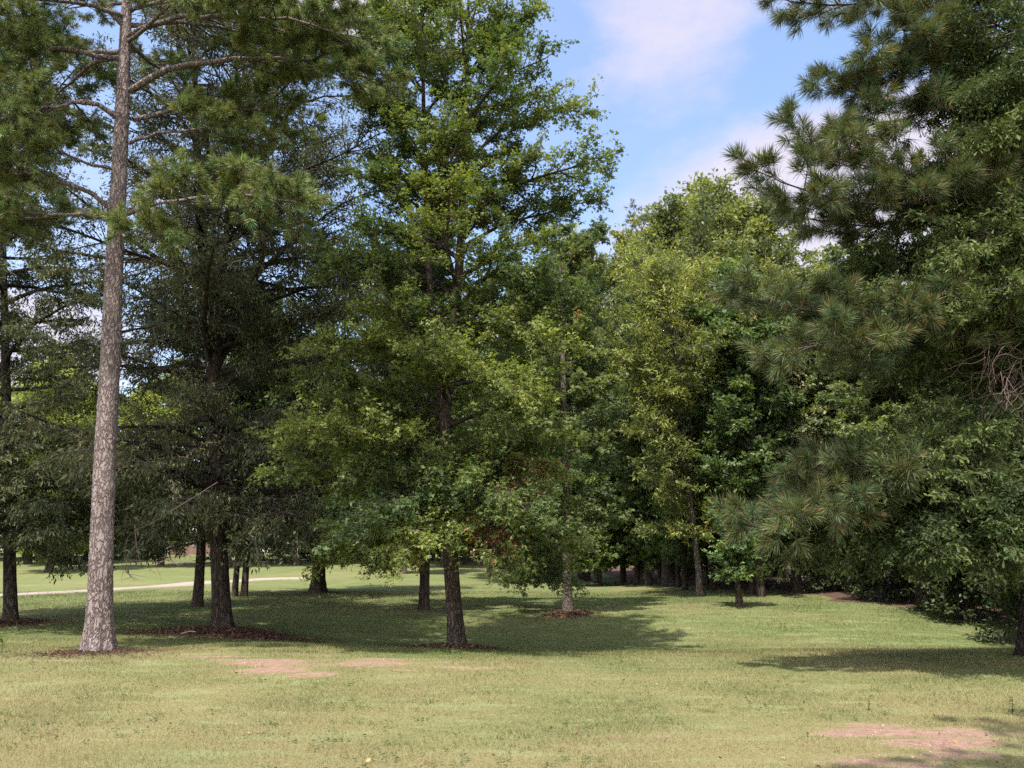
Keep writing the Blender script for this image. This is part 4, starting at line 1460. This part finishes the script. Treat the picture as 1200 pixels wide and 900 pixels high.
BACK = [(-58, 'leftmost'), (-53, 'second from the left'), (-48, 'third from the left'), (-43.5, 'fourth from the left'), (-40.5, 'just left of the brick house'), (-25.5, 'first right of the brick house'), (-22, 'second right of the brick house'),
        (-18, 'third right of the brick house'), (-13, 'fourth right of the brick house'),
        (-8, 'behind the thick flared oak'), (-3, 'behind the maple trunk'), (2, 'left of the sweetgum trunk'), (7, 'right of the sweetgum trunk'), (12, 'behind the slim trunks'), (17, 'behind the thick dark trunk'),
        (22, 'behind the sapling'), (28, 'far right')]
rb_ = np.random.default_rng(44)
for bx, w in BACK:
    k = rb_.uniform(1.5, 2.3)
    dup(shrub, gz(bx + rb_.uniform(-1, 1), 76 + rb_.uniform(-3, 5)), rb_.uniform(0, 6), (k * 1.7, k * 1.4, k), 'wide bush closing the far lawn, ' + w, group=GH)

sap = broadleaf('sapling', base_at(867, 711), 'small round headed sapling alone on the grass before the wood', seed=98, H=2.05, r=.085, z0=.78,
                prof=((0, .55), (.35, .85), (.7, .75), (1, .3)), nl=26, el=(0, 45), leaf='lobe3', nleaf=3600, size=.10, col=(.13, .195, .075), bark=B_MAPLE, l2=9, l3=6, l3len=.2, flare=.45, sig=.04,
                wob=.06)

# ------------------------------------------------------------------ far house
def build_house():
    y = 92.0
    p0 = at(146, 640, y)
    p1 = at(246, 640, y)
    w = p1[0] - p0[0]
    cx = (p0[0] + p1[0]) / 2
    z = float(hgt(cx, y))
    root = thing('brick_house', (cx, y, z), 'low red brick house with a pale roof beyond the far lawn', 'house')
    d, h = 6.0, 2.7

    def box(x0, x1, y0, y1, z0, z1):
        V = np.array([[x0, y0, z0], [x1, y0, z0], [x1, y1, z0], [x0, y1, z0], [x0, y0, z1], [x1, y0, z1], [x1, y1, z1], [x0, y1, z1]])
        F = np.array([[0, 3, 2, 1], [4, 5, 6, 7], [0, 1, 5, 4], [1, 2, 6, 5], [2, 3, 7, 6], [3, 0, 4, 7]])
        return V, F
    m = MB()
    m.add(*box(-w / 2, w / 2, 0, d, -.3, h))
    m.build('wall', plain_mat('red_brick', (.19, .115, .095), .9, .3, 3.0), root)
    m = MB()
    e = .45
    V = np.array([[-w / 2 - e, -e, h], [w / 2 + e, -e, h], [w / 2 + e, d + e, h], [-w / 2 - e, d + e, h], [-w / 2 - e, d / 2, h + 1.7], [w / 2 + e, d / 2, h + 1.7],
                  [-w / 2 - e, -e, h - .18], [w / 2 + e, -e, h - .18], [w / 2 + e, d + e, h - .18], [-w / 2 - e, d + e, h - .18]])
    m.add(V, np.array([[0, 1, 5, 4], [2, 3, 4, 5], [6, 7, 1, 0], [8, 9, 3, 2], [9, 8, 7, 6], [7, 8, 2, 1], [9, 6, 0, 3]]))
    m.add(V[[0, 3, 4, 1, 2, 5]], np.array([[0, 2, 1], [3, 4, 5]]))
    m.build('roof', plain_mat('pale_roof', (.36, .35, .34), .8, .15, 2.0), root)
    glass = plain_mat('window_dark', (.04, .05, .06), .15, .1)
    white = plain_mat('white_trim', (.34, .33, .32), .6, .05)
    for fx in (-.36, -.12, .14, .36):
        m = MB()
        m.add(*box(fx * w - .6, fx * w + .6, -.06, -.003, .95, 2.15))
        f = m.build('window', white, root)
        m = MB()
        m.add(*box(fx * w - .5, fx * w + .5, -.09, -.062, 1.05, 2.05))
        m.build('pane', glass, f)
    m = MB()
    m.add(*box(.0 * w - .45, .0 * w + .45, -.07, -.003, .0, 2.1))
    m.build('door', white, root)


build_house()


# ------------------------------------------------------------------ GRASS, LITTER
def build_grass():
    rng = np.random.default_rng(5)
    n = 820000
    y = 4.2 * (34 / 4.2) ** rng.uniform(0, 1, n)
    x = rng.uniform(-.80, .80, n) * (y + .6)
    sm = soil_mask(x, y)
    st = straw_mask(x, y)
    keep = rng.uniform(0, 1, n) > np.clip(np.maximum(sm * 1.15, st * 1.1), 0, .97)
    x, y, sm, st = x[keep], y[keep], sm[keep], st[keep]
    n = len(x)
    dry = dry_mask(x, y)
    band = smooth(-.5, .5, np.sin((y + .12 * x + .5 * fbm(x * .12, y * .1, 71)) * 2 * np.pi / 1.25)) * smooth(10.5, 13, y)
    clump = fbm(x * 3.1, y * 3.1, 31)
    k = (y / 7.0) ** .40 * (1 + .5 * np.clip(fbm(x * .9, y * 1.3, 77), 0, 1.5))
    hgt_b = np.clip(.021 * k * np.exp(rng.normal(0, .35, n)) * (1 + .35 * clump) * (1 - .4 * sm), .010, .13)
    wid = .0036 * (y / 7.0) ** .85 * rng.uniform(.7, 1.3, n)
    a = rng.uniform(0, 2 * np.pi, n)
    lean = rng.normal(0, .55, (n, 2))
    B = np.column_stack([x, y, hgt(x, y) - .004])
    W = np.column_stack([np.cos(a), np.sin(a), np.zeros(n)]) * wid[:, None] * .5
    tip = B + np.column_stack([lean[:, 0] * hgt_b, lean[:, 1] * hgt_b, hgt_b])
    V = np.stack([B - W, B + W, tip], 1).reshape(-1, 3)
    F = np.arange(n)[:, None] * 3 + np.array([[0, 1, 2]])
    green = np.array([.090, .126, .037])
    straw = np.array([.275, .225, .122])
    pd = np.clip(dry + .16 * fbm(x * .3, y * 2.4, 61) + rng.normal(0, .28, n), 0, 1)[:, None]
    pale = np.clip(.35 * fbm(x * .16, y * 1.9, 62), 0, .6)[:, None] * smooth(12, 16, y)[:, None]
    c = green * (1 - pd) + straw * pd
    c = c * (1 - pale) + np.array([.20, .225, .115]) * pale
    c = c * (1 + .16 * (band - .5))[:, None]
    c = c * np.exp(rng.normal(0, .20, (n, 1))) * np.exp(.16 * fbm(x * 2.6, y * 4.2, 63))[:, None]
    mb = MB()
    mb.add(V, F, np.clip(c, .01, .7), 0, False)
    o = mb.build('grass', leaf_mat('grass_blade', .6, .2, .35, (1.0, 1.05, .7)))
    tag(o, 'short dry and green mown grass covering the lawn', 'grass', kind='stuff')


build_grass()


def build_straw():
    """pine straw and fallen leaf litter round the trunks: needles and flakes lying on the ground"""
    rng = np.random.default_rng(6)
    M = attr_mat('litter', .9, .1)
    for name, k, lab, cnt in (('leaf_litter', 'oak', 'reddish brown leaf litter heaped round the black trunked oak', 22000), ('leaf_litter', 'maple', 'red brown leaf litter round the maple foot', 8000),
                              ('leaf_litter', 'gum', 'brown leaf litter round the sweetgum foot', 5500), ('leaf_litter', 'left', 'brown leaf litter round the left edge oak foot', 5000),
                              ('leaf_litter', 'pine', 'rusty pine straw round the tall pine foot', 5000)):
        i = ['oak', 'maple', 'gum', 'left', 'pine'].index(k)
        sx, sy, rx, ry, s = STRAW[i]
        r = np.abs(rng.normal(0, .62, cnt))
        a = rng.uniform(0, 2 * np.pi, cnt)
        x = sx + rx * r * np.cos(a)
        y = sy + ry * r * np.sin(a)
        P = np.column_stack([x, y, hgt(x, y) + rng.uniform(.002, .03, cnt)])
        az = rng.uniform(0, 2 * np.pi, cnt)
        A = np.column_stack([np.cos(az), np.sin(az), rng.normal(0, .3, cnt)])
        Nn = np.array([0, 0, 1.0]) + rng.normal(0, .5, (cnt, 3))
        base = np.array([[.085, .050, .038], [.048, .032, .026], [.15, .095, .07], [.11, .045, .036]])[rng.choice(4, cnt, p=[.4, .35, .15, .1])]
        c = base * np.exp(rng.normal(0, .25, (cnt, 1)))
        mb = MB()
        leaves(mb, P, A, Nn, rng.uniform(.022, .065, cnt), 'narrow' if k == 'pine' else 'diamond', c)
        o = mb.build(name, M)
        tag(o, lab, 'leaf litter', kind='stuff')
    # loose leaves on the lawn
    cnt = 420
    y = 5 * (26 / 5) ** rng.uniform(0, 1, cnt)
    x = rng.uniform(-.72, .72, cnt) * y
    P = np.column_stack([x, y, hgt(x, y) + .02])
    az = rng.uniform(0, 2 * np.pi, cnt)
    A = np.column_stack([np.cos(az), np.sin(az), rng.normal(0, .3, cnt)])
    Nn = np.array([0, 0, 1.0]) + rng.normal(0, .45, (cnt, 3))
    base = np.array([[.16, .08, .05], [.07, .045, .03], [.33, .22, .10]])[rng.choice(3, cnt, p=[.45, .48, .07])]
    mb = MB()
    leaves(mb, P, A, Nn, rng.uniform(.02, .05, cnt), 'oval', base * np.exp(rng.normal(0, .25, (cnt, 1))))
    tag(mb.build('fallen_leaves', M), 'scattered brown leaves fallen on the lawn', 'fallen leaves', kind='stuff')


build_straw()


def build_details():
    rng = np.random.default_rng(66)
    # crumbs and pebbles on the bare clay
    n = 30000
    y = 4.6 * (15 / 4.6) ** rng.uniform(0, 1, n)
    x = rng.uniform(-.72, .75, n) * y
    keep = rng.uniform(0, 1, n) < soil_mask(x, y) * .8
    x, y = x[keep], y[keep]
    n = len(x)
    P = np.column_stack([x, y, hgt(x, y) + .001])
    sz = np.clip(.006 * np.exp(rng.normal(0, .5, n)), .002, .014)
    T = np.array([[-1, -.6, 0], [1, -.7, 0], [.1, 1, 0], [0, .1, .8]])
    a = rng.uniform(0, 6.28, n)
    ca, sa = np.cos(a), np.sin(a)
    V = np.stack([P + sz[:, None] * np.column_stack([t[0] * ca - t[1] * sa, t[0] * sa + t[1] * ca, np.full(n, t[2])]) for t in T], 1).reshape(-1, 3)
    b = np.arange(n)[:, None] * 4
    F = np.concatenate([b + np.array([[0, 1, 3]]), b + np.array([[1, 2, 3]]), b + np.array([[2, 0, 3]])])
    c = np.array([.21, .15, .12]) * np.exp(rng.normal(0, .28, (n, 1)))
    mb = MB()
    mb.add(V, F, np.tile(c, (3, 1)))
    tag(mb.build('clay_crumbs', attr_mat('crumbs', .95, .1)), 'crumbs and small stones on the bare clay patches', 'soil crumbs', kind='stuff')
    # low broad leaved weeds in the lawn
    k = 1500
    wy = 4.8 * (16 / 4.8) ** rng.uniform(0, 1, k)
    wx = rng.uniform(-.75, .75, k) * wy
    ok = fbm(wx * .8, wy * .9, 91) > .15
    wx, wy = wx[ok], wy[ok]
    k = len(wx)
    m = 9
    az = rng.uniform(0, 6.28, (k, m))
    rr = np.abs(rng.normal(0, .035, (k, m))) * rng.uniform(.6, 1.8, (k, 1))
    P = np.stack([wx[:, None] + rr * np.cos(az), wy[:, None] + rr * np.sin(az), np.zeros((k, m))], -1).reshape(-1, 3)
    P[:, 2] = hgt(P[:, 0], P[:, 1]) + rng.uniform(.008, .025, k * m)
    A = np.stack([np.cos(az), np.sin(az), rng.uniform(.1, .7, (k, m))], -1).reshape(-1, 3)
    c = vary(rng, (.075, .115, .034), k * m, .25, .12)
    mb = MB()
    leaves(mb, P, A, np.array([0, 0, 1.0]) + rng.normal(0, .3, (k * m, 3)), rng.uniform(.012, .035, k * m), 'oval', c)
    # coarser tufts
    q = 26000
    ty = 4.6 * (18 / 4.6) ** rng.uniform(0, 1, q)
    tx = rng.uniform(-.76, .76, q) * ty
    ok = (fbm(tx * 2.3, ty * 2.3, 95) > .75) & (rng.uniform(0, 1, q) > soil_mask(tx, ty))
    tx, ty = tx[ok], ty[ok]
    q = len(tx)
    hh = rng.uniform(.035, .075, q)
    B = np.column_stack([tx, ty, hgt(tx, ty) - .004])
    a = rng.uniform(0, 6.28, q)
    W = np.column_stack([np.cos(a), np.sin(a), np.zeros(q)]) * .0032
    tip = B + np.column_stack([rng.normal(0, .5, q) * hh, rng.normal(0, .5, q) * hh, hh])
    V = np.stack([B - W, B + W, tip], 1).reshape(-1, 3)
    mix = rng.uniform(0, 1, (q, 1)) < .3
    mb.add(V, np.arange(q)[:, None] * 3 + np.array([[0, 1, 2]]), np.where(mix, vary(rng, (.30, .24, .12), q), vary(rng, (.085, .128, .036), q)), 0, False)
    tag(mb.build('weeds', M_LEAF), 'low weeds and coarser grass tufts scattered in the lawn', 'weeds', kind='stuff')


build_details()


# ------------------------------------------------------------------ small plants and sticks
def seedling(u, v, h, label, seed, col=(.11, .17, .045), n=14):
    rng = np.random.default_rng(seed)
    x, y = gpx(u, v)
    loc = (x, y, float(hgt(x, y)))
    root = thing('seedling', loc, label, 'seedling')
    pts = polyline(rng, (0, 0, -.02), (rng.normal(0, .08), 0, 1), h, 6, .07, .05)
    mb = MB()
    tube(mb, pts, np.linspace(.006, .002, 7), 5)
    mb.build('stem', M_TWIG, root)
    f = rng.uniform(.25, 1.0, n)
    P = np.stack([np.interp(f * 6, np.arange(7), pts[:, k]) for k in range(3)], 1)
    az = rng.uniform(0, 6.28, n)
    A = np.column_stack([np.cos(az), np.sin(az), rng.uniform(-.1, .5, n)])
    cm = MB()
    leaves(cm, P, A, np.array([0, 0, 1.0]) + rng.normal(0, .3, (n, 3)), rng.uniform(.5, 1.0, n) * h * .32, 'oval', vary(rng, col, n, .2, .1))
    cm.build('leaves', M_LEAF, root)


seedling(1018, 833, .16, 'low seedling with one yellow leaf beside the shadow edge', 1, (.15, .17, .04), 12)
seedling(1187, 838, .20, 'upright green seedling at the right edge of the lawn', 2, (.09, .14, .04), 14)
seedling(557, 757, .15, 'small green weed beside the maple foot', 3, (.08, .12, .04), 10)
seedling(2, 765, .28, 'leafy green weed at the left edge before the oak', 4, (.08, .13, .04), 18)


def build_sticks():
    rng = np.random.default_rng(8)
    for u, v, L, az, lab in ((198, 748, .5, .1, 'pale fallen stick on the litter left of the black trunk'), (212, 746, .35, .3, 'short pale stick on the left end of the litter mound'),
                             (243, 703, .9, 2.3, 'long pale stick leaning in the grass behind the oak'), (365, 750, .35, 2.6, 'thin fallen twig on the grass between oak and maple')):
        x, y = gpx(u, v)
        loc = (x, y, float(hgt(x, y)) + .02)
        pts = polyline(rng, (0, 0, 0), (math.cos(az), math.sin(az), .05), L, 6, .12, .0)
        mb = MB()
        tube(mb, pts, np.linspace(.016, .006, 7), 6)
        b = polyline(rng, pts[3], (math.cos(az + .7), math.sin(az + .7), .3), L * .35, 3, .1, 0)
        tube(mb, b, np.linspace(.008, .003, 4), 5)
        o = mb.build('stick', M_DEADTWIG)
        o.location = loc
        tag(o, lab, 'stick')


build_sticks()


# dead vine tangle hanging in the water oak, and a bare hanging branch under the dark oak
def build_vines():
    rng = np.random.default_rng(12)
    loc = at(1175, 470, 11.0)
    root = thing('dead_vine', loc, 'tangle of dead purplish brown vine stems hung in the water oak at right', 'vine')
    mb = MB()
    for i in range(85):
        u0, v0 = rng.normal(1195, 24), rng.normal(420, 26)
        p0 = at(u0, v0, rng.uniform(10.5, 11.3)) - loc
        d = (-.55 + rng.normal(0, .35), rng.normal(0, .25), -.8 + rng.normal(0, .3))
        q = polyline(rng, p0, d, rng.uniform(.5, 1.2), 9, .26, -.02)
        tube(mb, q, np.linspace(.0045, .0018, 10) * rng.uniform(.6, 1.5), 5)
    mb.build('stems', plain_mat('dead_vine', (.15, .10, .095), .9), root)
    loc = at(185, 585, 14.0)
    root = thing('dead_branch', loc, 'bare dead branch with fine twigs hanging below the dark oak crown', 'branch')
    mb = MB()
    for l in ([(255, 565), (215, 590), (180, 612), (150, 625), (146, 655), (143, 668), (155, 675)], [(146, 655), (160, 657), (186, 659), (215, 650)], [(158, 615), (160, 640), (166, 665)],
              [(144, 664), (150, 672), (158, 681)], [(198, 655), (210, 663), (222, 656)]):
        q = resample(np.array([at(u, v, 14.0 + rng.normal(0, .05)) for u, v in l]) - loc, 14)
        tube(mb, q, np.linspace(.008, .003, 14), 5)
        for k in range(5):
            b = polyline(rng, q[rng.integers(3, 13)], rng.normal(0, 1, 3) + np.array([0, 0, -.4]), rng.uniform(.15, .4), 4, .2, 0)
            tube(mb, b, np.linspace(.005, .002, 5), 4)
    mb.build('twigs', plain_mat('dead_branch', (.12, .085, .07), .9), root)


build_vines()
print('objects', len(bpy.data.objects), 'polys', sum(len(m.polygons) for m in bpy.data.meshes))
